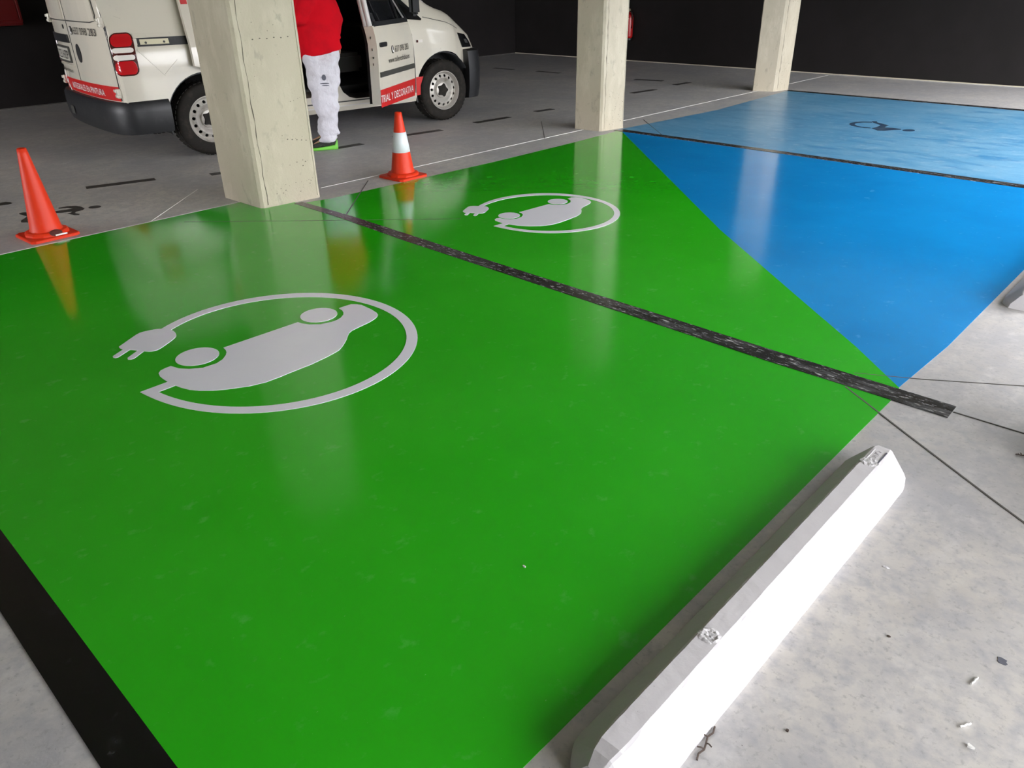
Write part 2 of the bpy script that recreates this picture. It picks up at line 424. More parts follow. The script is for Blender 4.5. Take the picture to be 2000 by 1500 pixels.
NEAR_CAR = [(3.0038,-1.0767),(3.0025,-1.0526),(2.9959,-1.0293),(2.9779,-1.0125),(2.9465,-1.0039),(2.9123,-1.0024),(2.8754,-1.0038),(2.8203,-1.0103),(2.7871,-1.017),(2.7461,-1.0308),(2.7075,-1.054),(2.6679,-1.0908),(2.6402,-1.1266),(2.5932,-1.2067),(2.5739,-1.2682),(2.572,-1.3419),(2.5738,-1.3621),(2.5736,-1.4806),(2.5841,-1.5664),(2.5945,-1.6161),(2.601,-1.6402),(2.6196,-1.6693),(2.6411,-1.6967),(2.6695,-1.7294),(2.6957,-1.7545),(2.7156,-1.7752),(2.7293,-1.8019),(2.737,-1.8457),(2.7458,-1.9127),(2.7602,-1.9591),(2.7715,-1.979),(2.7871,-1.9956),(2.8097,-2.0064),(2.8629,-2.0157),(2.9459,-2.0193),(2.9736,-2.008),(2.9933,-1.9907),(2.9969,-1.9618),(2.9978,-1.9201),(2.9631,-1.9152),(2.935,-1.9026),(2.9125,-1.8855),(2.8917,-1.8554),(2.8827,-1.8276),(2.8828,-1.798),(2.8983,-1.746),(2.9367,-1.7099),(2.9747,-1.6939),(3.0011,-1.6905),(3.0049,-1.315),(2.9743,-1.3098),(2.9497,-1.2997),(2.9267,-1.2841),(2.8994,-1.2553),(2.8826,-1.2183),(2.8868,-1.1596),(2.9191,-1.1159),(2.9562,-1.0895),(2.9836,-1.0819)]
NEAR_WHEELS = [(3.008,-1.196,0.089),(3.0,-1.806,0.087)]
FAR_RING = [[(3.813,-3.6749),(3.8236,-3.7024),(3.8328,-3.7304),(3.8406,-3.7587),(3.8469,-3.7873),(3.8517,-3.8162),(3.855,-3.8453),(3.8566,-3.8745),(3.8565,-3.9038),(3.8548,-3.933),(3.8513,-3.962),(3.8461,-3.9908),(3.8393,-4.0192),(3.8307,-4.0471),(3.8205,-4.0744),(3.8086,-4.101),(3.7952,-4.1269),(3.7802,-4.1518),(3.7638,-4.1758),(3.746,-4.1987),(3.7268,-4.2205),(3.7065,-4.241),(3.6849,-4.2603),(3.6623,-4.2782),(3.6387,-4.2947),(3.6143,-4.3097),(3.589,-4.3233),(3.5631,-4.3354),(3.5365,-4.3459),(3.5095,-4.3549),(3.482,-4.3623),(3.4542,-4.3682),(3.4262,-4.3725),(3.398,-4.3752),(3.3698,-4.3763),(3.3415,-4.3759),(3.3134,-4.3739),(3.2854,-4.3704),(3.2577,-4.3654),(3.2303,-4.3589),(3.2033,-4.3509),(3.1768,-4.3414),(3.1508,-4.3305),(3.1254,-4.3182),(3.1008,-4.3046),(3.0769,-4.2896),(3.0538,-4.2733),(3.0316,-4.2557),(3.0104,-4.2369),(2.9902,-4.2169),(2.9712,-4.1957),(2.9533,-4.1735),(2.9367,-4.1502),(2.9214,-4.126),(2.9076,-4.1009),(2.8951,-4.075),(2.8842,-4.0483),(2.8749,-4.021),(2.8672,-3.9931),(2.8612,-3.9648),(2.857,-3.9361),(2.8544,-3.9071),(2.8537,-3.878),(2.8548,-3.8489),(2.8577,-3.8199),(2.8624,-3.7911),(2.8689,-3.7626),(2.8773,-3.7346),(2.8873,-3.7073),(2.8991,-3.6806),(2.9126,-3.6547),(2.9277,-3.6298),(2.9443,-3.606),(2.9624,-3.5832),(2.9818,-3.5618),(3.0025,-3.5416),(3.0243,-3.5227),(3.0472,-3.5053),(3.071,-3.4894),(3.0957,-3.4749),(3.121,-3.462),(3.147,-3.4505),(3.1735,-3.4405),(3.2004,-3.4319),(3.2276,-3.4246),(3.255,-3.4187),(3.2827,-3.414),(3.3106,-3.4104),(3.3386,-3.4079),(3.3667,-3.4063),(3.3951,-3.4055)],[(3.7883,-3.7052),(3.796,-3.7309),(3.8022,-3.7568),(3.807,-3.7829),(3.8104,-3.8091),(3.8123,-3.8354),(3.8128,-3.8616),(3.8119,-3.8877),(3.8096,-3.9135),(3.806,-3.9392),(3.8009,-3.9644),(3.7946,-3.9893),(3.7869,-4.0138),(3.778,-4.0377),(3.7678,-4.061),(3.7565,-4.0837),(3.7439,-4.1056),(3.7303,-4.1268),(3.7155,-4.1473),(3.6998,-4.1668),(3.683,-4.1855),(3.6653,-4.2032),(3.6467,-4.2199),(3.6273,-4.2355),(3.6071,-4.2501),(3.5861,-4.2636),(3.5645,-4.2759),(3.5423,-4.2871),(3.5195,-4.297),(3.4962,-4.3057),(3.4724,-4.3131),(3.4483,-4.3192),(3.4239,-4.3241),(3.3993,-4.3276),(3.3745,-4.3298),(3.3496,-4.3306),(3.3246,-4.3301),(3.2997,-4.3282),(3.275,-4.3249),(3.2504,-4.3203),(3.226,-4.3143),(3.202,-4.307),(3.1784,-4.2983),(3.1553,-4.2883),(3.1327,-4.277),(3.1108,-4.2645),(3.0896,-4.2507),(3.0691,-4.2357),(3.0495,-4.2196),(3.0308,-4.2023),(3.0131,-4.184),(2.9965,-4.1646),(2.981,-4.1443),(2.9666,-4.1231),(2.9535,-4.1011),(2.9417,-4.0783),(2.9312,-4.0548),(2.9221,-4.0307),(2.9144,-4.0062),(2.9082,-3.9811),(2.9035,-3.9558),(2.9002,-3.9302),(2.8985,-3.9044),(2.8983,-3.8785),(2.8997,-3.8527),(2.9026,-3.827),(2.907,-3.8015),(2.9129,-3.7764),(2.9203,-3.7516),(2.9291,-3.7273),(2.9394,-3.7037),(2.9511,-3.6807),(2.9641,-3.6584),(2.9784,-3.637),(2.9939,-3.6165),(3.0105,-3.597),(3.0283,-3.5785),(3.047,-3.5611),(3.0667,-3.5448),(3.0873,-3.5297),(3.1087,-3.5159),(3.1307,-3.5033),(3.1534,-3.492),(3.1767,-3.482),(3.2004,-3.4733),(3.2245,-3.4658),(3.249,-3.4597),(3.2737,-3.4549),(3.2986,-3.4514),(3.3236,-3.4491),(3.3487,-3.4481)]]
FAR_LINK = [(3.3949,-3.4076),(3.3487,-3.4497),(3.35,-3.503),(3.3586,-3.5121),(3.3942,-3.4928)]
FAR_PLUG = [(3.8053,-3.5206),(3.8141,-3.5362),(3.8265,-3.5582),(3.8376,-3.5795),(3.8467,-3.5979),(3.8546,-3.6155),(3.8586,-3.6308),(3.8569,-3.6432),(3.8513,-3.6534),(3.8442,-3.662),(3.8359,-3.6686),(3.826,-3.6736),(3.8159,-3.6795),(3.8063,-3.6882),(3.7965,-3.6977),(3.7861,-3.7046),(3.7748,-3.7077),(3.7629,-3.7081),(3.7509,-3.7059),(3.7384,-3.7006),(3.7258,-3.6927),(3.7147,-3.6833),(3.7064,-3.6731),(3.6996,-3.6613),(3.6921,-3.6469),(3.6813,-3.6276),(3.6697,-3.6056),(3.6631,-3.5866),(3.6643,-3.5727),(3.6704,-3.5618),(3.6781,-3.5529),(3.6864,-3.5464),(3.6963,-3.542),(3.7071,-3.5374),(3.7193,-3.532),(3.7323,-3.5265),(3.7443,-3.5209),(3.754,-3.5139),(3.7625,-3.5069),(3.7718,-3.5036),(3.7838,-3.5074),(3.7964,-3.5149)]
FAR_PRONGS = [[(3.7656,-3.5239),(3.7336,-3.4673),(3.715,-3.4624),(3.7087,-3.4736),(3.742,-3.5318)],[(3.7064,-3.5499),(3.6768,-3.4948),(3.6584,-3.4899),(3.6521,-3.5011),(3.6847,-3.5593)]]
FAR_CAR = [(3.4948,-3.562),(3.5043,-3.5453),(3.4954,-3.5187),(3.4749,-3.5021),(3.4393,-3.496),(3.3942,-3.4928),(3.3494,-3.498),(3.2826,-3.5141),(3.22,-3.5513),(3.1654,-3.6059),(3.1336,-3.6599),(3.1219,-3.7382),(3.1236,-3.8345),(3.1323,-3.9418),(3.1509,-3.9994),(3.1832,-4.0468),(3.2215,-4.0907),(3.2404,-4.1368),(3.256,-4.2185),(3.2668,-4.2511),(3.2817,-4.2775),(3.3022,-4.2931),(3.3253,-4.3066),(3.4024,-4.3188),(3.4443,-4.3073),(3.4665,-4.2819),(3.4655,-4.2388),(3.4366,-4.2297),(3.4074,-4.2045),(3.3824,-4.1668),(3.3746,-4.1185),(3.4016,-4.0702),(3.4459,-4.0425),(3.4727,-4.0359),(3.4898,-3.7512),(3.4654,-3.7479),(3.4393,-3.7315),(3.4201,-3.7124),(3.4001,-3.6769),(3.3935,-3.6336),(3.416,-3.5861),(3.4547,-3.5646)]
FAR_WHEELS = [(3.487,-3.648,0.073),(3.471,-4.135,0.071)]
WC_BODY = [[(3.1412,-8.4778),(3.1608,-8.5586),(3.1438,-8.6467),(3.0939,-8.7186),(3.0151,-8.7607),(2.9938,-8.7155),(3.0254,-8.6973),(3.0715,-8.661),(3.1014,-8.6052),(3.1047,-8.548),(3.0932,-8.4996),(3.0412,-8.4306),(2.9795,-8.402),(2.8926,-8.4033),(2.8796,-8.3743),(2.935,-8.3517),(3.018,-8.3716),(3.0912,-8.4068)],[(3.0151,-8.7607),(3.0238,-8.8064),(2.9906,-8.8325),(2.9513,-8.7554),(2.7988,-8.6528),(2.7983,-8.5603),(2.7875,-8.5077),(2.7156,-8.5341),(2.628,-8.5134),(2.6175,-8.4714),(2.6703,-8.406),(2.7248,-8.3129),(2.7804,-8.2893),(2.8279,-8.3403),(2.8743,-8.3876),(2.8574,-8.4524),(2.8658,-8.6093),(2.9128,-8.6574),(2.983,-8.7208)]]
WC_HEAD = [(2.4982,-8.5218),(2.4946,-8.5021),(2.496,-8.4808),(2.5023,-8.4598),(2.5127,-8.4412),(2.5263,-8.4269),(2.5418,-8.4181),(2.5577,-8.4158),(2.5725,-8.4201),(2.5847,-8.4307),(2.5931,-8.4466),(2.5969,-8.4663),(2.5957,-8.4878),(2.5895,-8.509),(2.579,-8.5278),(2.5652,-8.5424),(2.5495,-8.5512),(2.5334,-8.5534),(2.5186,-8.5488),(2.5065,-8.5379)]
LWC_BODY = [(6.0994,-1.6951),(6.0979,-1.7559),(6.0629,-1.8014),(6.001,-1.8178),(5.9362,-1.8133),(5.9056,-1.7905),(5.8958,-1.7412),(5.8628,-1.7217),(5.8084,-1.734),(5.7915,-1.7222),(5.8116,-1.6996),(5.8876,-1.6818),(5.8924,-1.706),(5.9226,-1.7281),(5.9425,-1.6637),(5.972,-1.6292),(5.9932,-1.5699),(6.0475,-1.5804),(6.022,-1.6536),(6.0069,-1.7049),(6.0031,-1.7568),(6.0482,-1.7384),(6.0828,-1.6894)]
LWC_HEAD = [(5.9062,-1.9176),(5.8961,-1.9115),(5.8886,-1.9022),(5.8845,-1.8908),(5.8842,-1.8784),(5.8876,-1.8661),(5.8945,-1.8551),(5.9042,-1.8465),(5.9157,-1.8411),(5.9279,-1.8395),(5.9397,-1.8417),(5.9499,-1.8477),(5.9576,-1.8568),(5.9618,-1.8682),(5.9623,-1.8807),(5.9588,-1.8932),(5.9519,-1.9043),(5.9421,-1.913),(5.9305,-1.9184),(5.9181,-1.92)]
LWC_WHEEL = [(6.0364,-1.5841),(6.1204,-1.5378),(6.1673,-1.4867),(6.1694,-1.4583),(6.1416,-1.4517),(6.0321,-1.4665),(5.9845,-1.4339),(5.9409,-1.3994),(5.8997,-1.3903),(5.829,-1.4451),(5.8185,-1.4769),(5.8637,-1.4561),(5.9029,-1.4228),(5.9603,-1.4726),(6.0108,-1.5029),(6.0805,-1.496),(6.0686,-1.5286),(5.9996,-1.572)]
BLOB = [(6.6576,-1.365),(6.6099,-1.4257),(6.5915,-1.4577),(6.5951,-1.4962),(6.5542,-1.5182),(6.516,-1.5151),(6.5003,-1.4873),(6.5136,-1.4355),(6.5447,-1.3891),(6.5847,-1.3453)]
DASHES = [[(6.6254,-2.0758),(6.4886,-2.568),(6.4018,-2.5438),(6.5386,-2.0516)],[(6.3874,-4.2272),(6.3738,-4.5591),(6.2838,-4.5555),(6.2974,-4.2236)],[(6.4003,-4.9868),(6.3279,-5.5637),(6.2387,-5.5525),(6.3111,-4.9756)],[(6.3659,-6.097),(6.3323,-6.6047),(6.2425,-6.5987),(6.2761,-6.091)],[(6.3635,-7.1003),(6.3325,-7.3727),(6.2431,-7.3625),(6.2741,-7.0901)],[(6.3871,-9.09),(6.3446,-9.58),(6.255,-9.5722),(6.2975,-9.0822)],[(6.3974,-10.1673),(6.3904,-10.543),(6.3004,-10.5414),(6.3074,-10.1657)],[(7.2162,-10.4308),(6.7647,-10.5189),(6.7475,-10.4305),(7.199,-10.3424)],[(9.2006,-10.4166),(8.6903,-10.4023),(8.6929,-10.3123),(9.2032,-10.3266)],[(10.1547,-10.3454),(9.6987,-10.3612),(9.6955,-10.2712),(10.1515,-10.2554)],[(6.2883,-2.9447),(6.2461,-3.1261),(6.1585,-3.1057),(6.2007,-2.9243)]]
JOINTS = [[(5.1349,-3.2711),(5.1118,-12.5488)],[(0.8519,-2.7588),(0.5553,-2.5576),(0.2346,-2.3455),(0.0611,-2.2372)],[(0.4823,-2.8258),(0.2114,-2.8307)],[(0.8696,-2.8931),(0.653,-3.0154),(0.2838,-3.254)],[(5.2444,-1.9881),(5.8406,-2.619)],[(4.3517,-2.9409),(5.0415,-3.6524)],[(4.9854,-7.3963),(4.3182,-6.7494)],[(5.8123,-6.6204),(5.1086,-5.8735)],[(5.0454,-2.1256),(3.6786,-3.382)]]
CONE_INFO = {'near': [(5.5649,-1.2616),(5.2902,-1.2622),(5.3087,-1.5528)],'far': [(5.1091,-3.8024),(4.7978,-3.7883),(4.7763,-4.0314)]}


fl_off = floor.matrix_world
for i, (pts, wd, m) in enumerate(zip(JOINTS, (0.010, 0.006, 0.005, 0.0035, 0.006, 0.007, 0.006, 0.006, 0.0045),
                                     ('joint_pale', 'joint_dark', 'joint_dark', 'joint_dark', 'joint_pale', 'joint_dark', 'joint_dark', 'joint_dark', 'joint_dark'))):
    joint(pts, wd, m)
joint([(5.235, -0.9), (5.235, -2.62)], 0.011, 'joint_pale', 0.0016)
joint([(5.10, -12.6), (2.4, -12.63)], 0.02, 'joint_pale', 0.0012)


def corner_prism(pts, h):
    return pts


def pillar(c0, c1, c2, h, label, edge_faces=True):
    """c0 left corner, c1 near corner, c2 right corner; the fourth is implied"""
    c3 = (c0[0] + c2[0] - c1[0], c0[1] + c2[1] - c1[1])
    cx = (c0[0] + c2[0]) / 2
    cy = (c0[1] + c2[1]) / 2
    root = empty('concrete_pillar', (cx, cy, 0))
    P = [Vector((p[0] - cx, p[1] - cy)) for p in (c0, c1, c2, c3)]
    # chamfered plan
    plan = []
    for i in range(4):
        a, b, c = P[i - 1], P[i], P[(i + 1) % 4]
        d = 0.018
        plan.append(tuple(b + (a - b).normalized() * d))
        plan.append(tuple(b + (c - b).normalized() * d))
    n = len(plan)
    bm = bmesh.new()
    rings = []
    N = 40
    for k in range(N + 1):
        z = h * k / N
        rings.append([bm.verts.new((p[0] + rnd.uniform(-1, 1) * 0.0012, p[1] + rnd.uniform(-1, 1) * 0.0012, z)) for p in plan])
    for A, B in zip(rings, rings[1:]):
        for i in range(n):
            bm.faces.new((A[i], A[(i + 1) % n], B[(i + 1) % n], B[i]))
    bm.faces.new(rings[0][::-1])
    bm.faces.new(rings[-1])
    bm_obj('shaft', bm, 'pillar_concrete', root)
    # raised mortar fins left by the formwork beside the near corner
    e = P[1]
    for tgt in (P[2],):
        dr = (tgt - e).normalized()
        nn = Vector((dr.y, -dr.x))
        if nn.dot(e) > 0:
            nn = -nn
        nn = -nn
        nn = -nn if nn.dot(e) > 0 else nn
        bm = bmesh.new()
        tube(bm, [(*(e + dr * (0.050 + 0.004 * math.sin(k * 1.7)) - nn * 0.001), 0.02 + (h - 0.04) * k / 40) for k in range(41)], [0.0012 + 0.0028 * rnd.random() ** 2 for k in range(41)], 6)
        bm_obj('formwork_crack', bm, 'pillar_crack', root)
        bm = bmesh.new()
        q = (tgt - dr * 0.025)
        tube(bm, [(*(q - nn * 0.001), 0.02 + (h - 0.04) * k / 30) for k in range(31)], [0.003 + 0.002 * rnd.random() for k in range(31)], 6)
        bm_obj('formwork_seam', bm, 'pillar_edge', root)
        # blow holes in the cast face
        bm = bmesh.new()
        wd_ = (tgt - e).length
        spots = [(0.13 + 0.05 * k, 1.085 + 0.004 * (k % 2), 0.005) for k in range(6)] + [(0.27 + 0.035 * k, 0.44 - 0.006 * k, 0.0045) for k in range(5)]
        spots += [(rnd.uniform(0.10, 0.42), rnd.uniform(0.03, 0.36), rnd.uniform(0.0015, 0.0045)) for k in range(60)] + [(rnd.uniform(0.06, 0.42), rnd.uniform(0.36, 2.4), rnd.uniform(0.001, 0.003)) for k in range(50)]
        for (sx, sz, sr) in spots:
            if sx > wd_ - 0.03:
                continue
            c_ = e + dr * sx - nn * 0.0004
            vs = [bm.verts.new((*(c_ + dr * (sr * 1.3 * math.cos(2 * math.pi * q / 7))), sz + sr * 0.8 * math.sin(2 * math.pi * q / 7))) for q in range(7)]
            c2 = bm.verts.new((*(c_ + nn * 0.0), sz))
            for q in range(7):
                bm.faces.new((vs[q], vs[(q + 1) % 7], c2))
        tag(bm_obj('surface_pits', bm, 'pillar_crack', root), kind='stuff')
    if label:
        tag(root, label, 'pillar')
    return root


pillar((5.452, -2.632), (4.938, -2.645), (4.899, -3.112), CEIL, 'large weathered concrete pillar in front of the white van, at the back edge of the nearer green bay')
pillar((5.250, -6.50), (4.918, -6.525), (4.862, -6.858), CEIL, 'square concrete pillar at the corner where green, blue and faded blue bays meet')
pillar((5.180, -10.235), (4.905, -10.35), (4.85, -10.66), CEIL, 'farthest square concrete pillar, at the back corner of the faded blue bay')
# unseen pillars guessed from the row, added for their shade
pillar((5.45, 1.2), (4.94, 1.19), (4.90, 0.73), CEIL, None)['kind'] = 'structure'
for y in (-2.86,):
    q_ = pillar((0.12, y + 0.24), (-0.38, y + 0.24), (-0.38, y - 0.22), CEIL, None)
    q_['kind'] = 'structure'

# ---------------------------------------------------------------- painted bays and lines
T_PAINT, T_LINE, T_SYM = 0.0015, 0.0032, 0.0028


def painted(name, pts, top, m, label, cat, group=None):
    c = (sum(p[0] for p in pts) / len(pts), sum(p[1] for p in pts) / len(pts))
    o = prism(name, rel(pts, c), -0.003, top, m)
    o.location = (c[0], c[1], 0)
    return tag(o, label, cat, group)


painted('painted_bay', [(0.680, -0.235), (0.680, -1.3), (0.680, -2.80), (1.2, -2.83), (2.65, -2.85), (4.87, -2.90), (5.225, -2.86), (5.225, -2.5), (5.222, -0.235)],
        T_PAINT, 'green_paint', 'glossy green parking bay nearest the camera, behind the long white wheel stop', 'parking bay')
painted('painted_bay', [(0.685, -2.85), (1.2, -2.85), (2.65, -2.86), (4.85, -2.92), (4.80, -3.139), (4.745, -4.75), (4.76, -5.885), (4.80, -6.66), (4.72, -6.636), (2.248, -4.266), (1.297, -3.433), (0.96, -3.141), (0.693, -2.885)],
        T_PAINT, 'green_paint', 'glossy green bay with a slanted side, behind the black line', 'parking bay')
painted('painted_bay', [(0.695, -2.880), (0.967, -3.135), (1.304, -3.427), (2.256, -4.259), (4.726, -6.628), (4.73, -6.70), (0.672, -6.66), (0.672, -3.4)],
        T_PAINT - 0.0003, 'blue_paint', 'glossy bright blue triangle of floor between the green bay and the faded blue bay', 'parking bay')
painted('painted_bay', [(0.672, -6.67), (4.84, -6.73), (4.70, -8.487), (4.80, -10.43), (4.81, -10.56), (0.672, -10.56)],
        T_PAINT * 0.8, 'faded_blue_paint', 'worn faded light blue bay with a dark wheelchair symbol', 'parking bay')

painted('black_line', [(0.682, -0.246), (5.2, -0.24), (5.2, -0.136), (0.682, -0.138)], T_LINE, 'black_band_paint', 'wide shiny black band along the left edge of the nearer green bay', 'painted line')
painted('black_line', [(4.885, -2.872), (4.3, -2.868), (3.6, -2.83), (2.63, -2.806), (1.174, -2.764), (0.485, -2.768), (0.486, -2.872), (1.229, -2.873), (2.713, -2.900), (3.6, -2.925), (4.3, -2.945), (4.88, -2.935)],
        T_LINE, 'black_line_paint', 'long scuffed black line running between the two green bays', 'painted line')
painted('black_line', [(4.85, -6.66), (4.80, -6.76), (2.9, -6.745), (0.6, -6.715), (0.6, -6.60), (2.9, -6.645)], T_LINE, 'black_line_paint', 'black line between the bright blue triangle and the faded blue bay', 'painted line')
painted('black_line', [(4.82, -10.50), (4.82, -10.60), (0.6, -10.60), (0.6, -10.47)], T_LINE, 'black_line_paint', 'thin black line along the far edge of the faded blue bay', 'painted line')

dl = ['short black dash on the bare concrete right of the tall plain cone', 'short black dash touching the heel of the green shoe', 'short black dash just behind the cone with the white collar',
      'short black dash below the front wheel of the van', 'faint short black dash left of the middle pillar', 'short black dash right of the middle pillar, nearer of two in line',
      'short black dash left of the farthest pillar, farther of two in line', 'short black crosswise dash far behind the middle pillar, right of it', 'short black crosswise dash left of the middle pillar, near the black wall',
      'faint crosswise dash beside the front bumper of the van, leftmost of the far ones', 'black dash end peeping out left of the large pillar']
for pts, lb in zip(DASHES, dl):
    painted('floor_dash', [tuple(p) for p in pts], 0.002, 'worn_black_paint', lb, 'floor mark', 'black dashes on the driving lane')


def ev_symbol(ring, linkp, plug, prongs, car, wheels, label):
    c = (sum(w_[0] for w_ in wheels) / 2, sum(w_[1] for w_ in wheels) / 2)
    root = empty('charging_symbol', (c[0], c[1], 0))
    o = resample([tuple(p) for p in ring[0]], 90)
    i = resample([tuple(p) for p in ring[1]], 90)
    vs, fs = [], []
    for a, b in zip(o, i):
        vs += [(a[0] - c[0], a[1] - c[1], T_SYM), (b[0] - c[0], b[1] - c[1], T_SYM), (a[0] - c[0], a[1] - c[1], 0), (b[0] - c[0], b[1] - c[1], 0)]
    for k in range(90):
        q = 4 * k
        fs += [(q, q + 1, q + 5, q + 4), (q, q + 4, q + 6, q + 2), (q + 1, q + 3, q + 7, q + 5), (q + 2, q + 6, q + 7, q + 3)]
    fs += [(0, 2, 3, 1), (360, 361, 363, 362)]
    bm = bmesh.new()
    vv = [bm.verts.new(v) for v in vs]
    for f in fs:
        bm.faces.new([vv[k] for k in f])
    bm_obj('cable_ring', bm, 'symbol_paint', root)
    prism('cable_link', rel(linkp, c), 0, T_SYM - 0.0001, 'symbol_paint', root)
    prism('plug_body', rel(plug, c), 0, T_SYM + 0.0001, 'symbol_paint', root)
    for p in prongs:
        prism('plug_prong', rel(p, c), 0, T_SYM - 0.0001, 'symbol_paint', root)
    prism('car_silhouette', rel(car, c), 0, T_SYM + 0.0001, 'symbol_paint', root)
    for (x, y, r) in wheels:
        prism('car_wheel', [(x - c[0] + r * math.cos(a * math.pi / 20), y - c[1] + r * math.sin(a * math.pi / 20)) for a in range(40)], 0, T_SYM, 'symbol_paint', root)
    tag(root, label, 'floor symbol')
    return root


ev_symbol(NEAR_RING, NEAR_LINK, NEAR_PLUG, NEAR_PRONGS, NEAR_CAR, NEAR_WHEELS, 'large pale electric car and plug symbol painted on the nearest green bay')
ev_symbol(FAR_RING, FAR_LINK, FAR_PLUG, FAR_PRONGS, FAR_CAR, FAR_WHEELS, 'smaller looking pale electric car symbol painted on the farther green bay')


def floor_sym(name, parts, top, m, label):
    allp = [p for _, P in parts for p in P]
    c = (sum(p[0] for p in allp) / len(allp), sum(p[1] for p in allp) / len(allp))
    root = empty(name, (c[0], c[1], 0))
    for k, (pn, P) in enumerate(parts):
        prism(pn, rel(P, c), 0, top + 0.0001 * k, m, root)
    tag(root, label, 'floor symbol')


floor_sym('wheelchair_symbol', [('wheel', WC_BODY[0]), ('figure', WC_BODY[1]), ('head', WC_HEAD)], 0.0022, 'symbol_dark_paint', 'dark wheelchair symbol painted on the faded blue bay')
floor_sym('wheelchair_symbol', [('wheel', LWC_WHEEL), ('figure', LWC_BODY), ('head', LWC_HEAD)], 0.0018, 'worn_black_paint', 'dark wheelchair symbol on bare concrete, half hidden behind the plain orange cone')
floor_sym('floor_stain', [('stain', BLOB)], 0.0018, 'worn_black_paint', 'black paint blot at the left edge of the picture behind the plain cone')


# ---------------------------------------------------------------- wheel stops
def wheel_stop(y0, y1, label, imprint):
    cx = 0.545
    L = y1 - y0
    root = empty('wheel_stop', (cx, (y0 + y1) / 2, 0))
    prof = [(0.092, 0.0), (0.090, 0.012), (0.024, 0.1), (-0.034, 0.1), (-0.082, 0.042), (-0.095, 0.030), (-0.098, 0.0)]
    prof = [(0.092, 0.0), (0.086, 0.03), (0.024, 0.100), (0.018, 0.1035), (-0.028, 0.1035), (-0.036, 0.100), (-0.086, 0.045), (-0.094, 0.032), (-0.098, 0.0)]
    bm = bmesh.new()
    N = 60
    rings = []
    for k in range(N + 1):
        t = k / N
        y = -L / 2 + L * t
        e = min(t, 1 - t) * L
        s = 1.0 if e > 0.07 else 0.55 + 0.45 * math.sin(math.pi / 2 * e / 0.07)
        hz = 1.0 if e > 0.05 else 0.72 + 0.28 * math.sin(math.pi / 2 * e / 0.05)
        ring = []
        for (x, z) in prof:
            j = 0.0005
            ring.append(bm.verts.new((x * s + rnd.uniform(-j, j), y + rnd.uniform(-j, j), max(0, z * hz + (rnd.uniform(-j, j) if z > 0 else 0)))))
        rings.append(ring)
    n = len(prof)
    for A, B in zip(rings, rings[1:]):
        for i in range(n):
            bm.faces.new((A[i], A[(i + 1) % n], B[(i + 1) % n], B[i]))
    bm.faces.new(rings[0][::-1])
    bm.faces.new(rings[-1])
    bm_obj('block', bm, 'stop_concrete', root)
    for yy in (L * 0.40, -L * 0.22 if imprint else -L * 0.40):
        sy = -1
        # filled bolt holes on the top face
        bm = bmesh.new()
        prof2 = [(0.0, 0.0012), (0.007, 0.0020), (0.012, 0.0006), (0.018, 0.0022), (0.026, 0.0)]
        vs = lathe(bm, prof2, 18, Matrix.Translation((-0.004, sy * yy, 0.1035)))
        for v in vs:
            v.co.z += rnd.uniform(-0.0012, 0.0012)
            v.co.x += rnd.uniform(-0.003, 0.003)
        bm_obj('filled_bolt_hole', bm, 'rough_patch', root)
    return root, L


def imprint_on(root, L):
    """sunk maker's stamp near the far end: two thin grooves with tiny letters between"""
    yc = -L / 2 + 0.105
    box('stamp_groove', (-0.025, yc, 0.1040), (0.004, 0.075, 0.0012), 'scrap_grey', root)
    box('stamp_ridge', (0.011, yc, 0.1045), (0.003, 0.075, 0.002), 'stop_concrete', root)
    bm = bmesh.new()
    for k in range(7):
        y = yc + 0.030 - 0.0095 * k
        tube(bm, [(0.003, y, 0.1045), (-0.004, y - 0.003 + 0.004 * (k % 2), 0.105), (-0.012, y, 0.1045)], 0.0012, 5)
    bm_obj('worn_stamp', bm, 'rough_patch', root)
    return
    mx = max(v[0] for v in vs)
    P = [(0.004 - v[1] - 0.004, yc + 0.034 - v[0] / mx * 0.066, 0.1046) for v in vs]
    mk('stamped_letters', P, fs, 'rough_patch', root)


ws, L1 = wheel_stop(-2.285, -0.775, None, True)
tag(ws, 'long white concrete wheel stop lying across the front of the nearer green bay', 'wheel stop', 'concrete wheel stops')
imprint_on(ws, L1)
ws2, L2 = wheel_stop(-5.55, -4.04, None, False)
tag(ws2, 'white concrete wheel stop cut by the right picture edge beside the blue floor', 'wheel stop', 'concrete wheel stops')


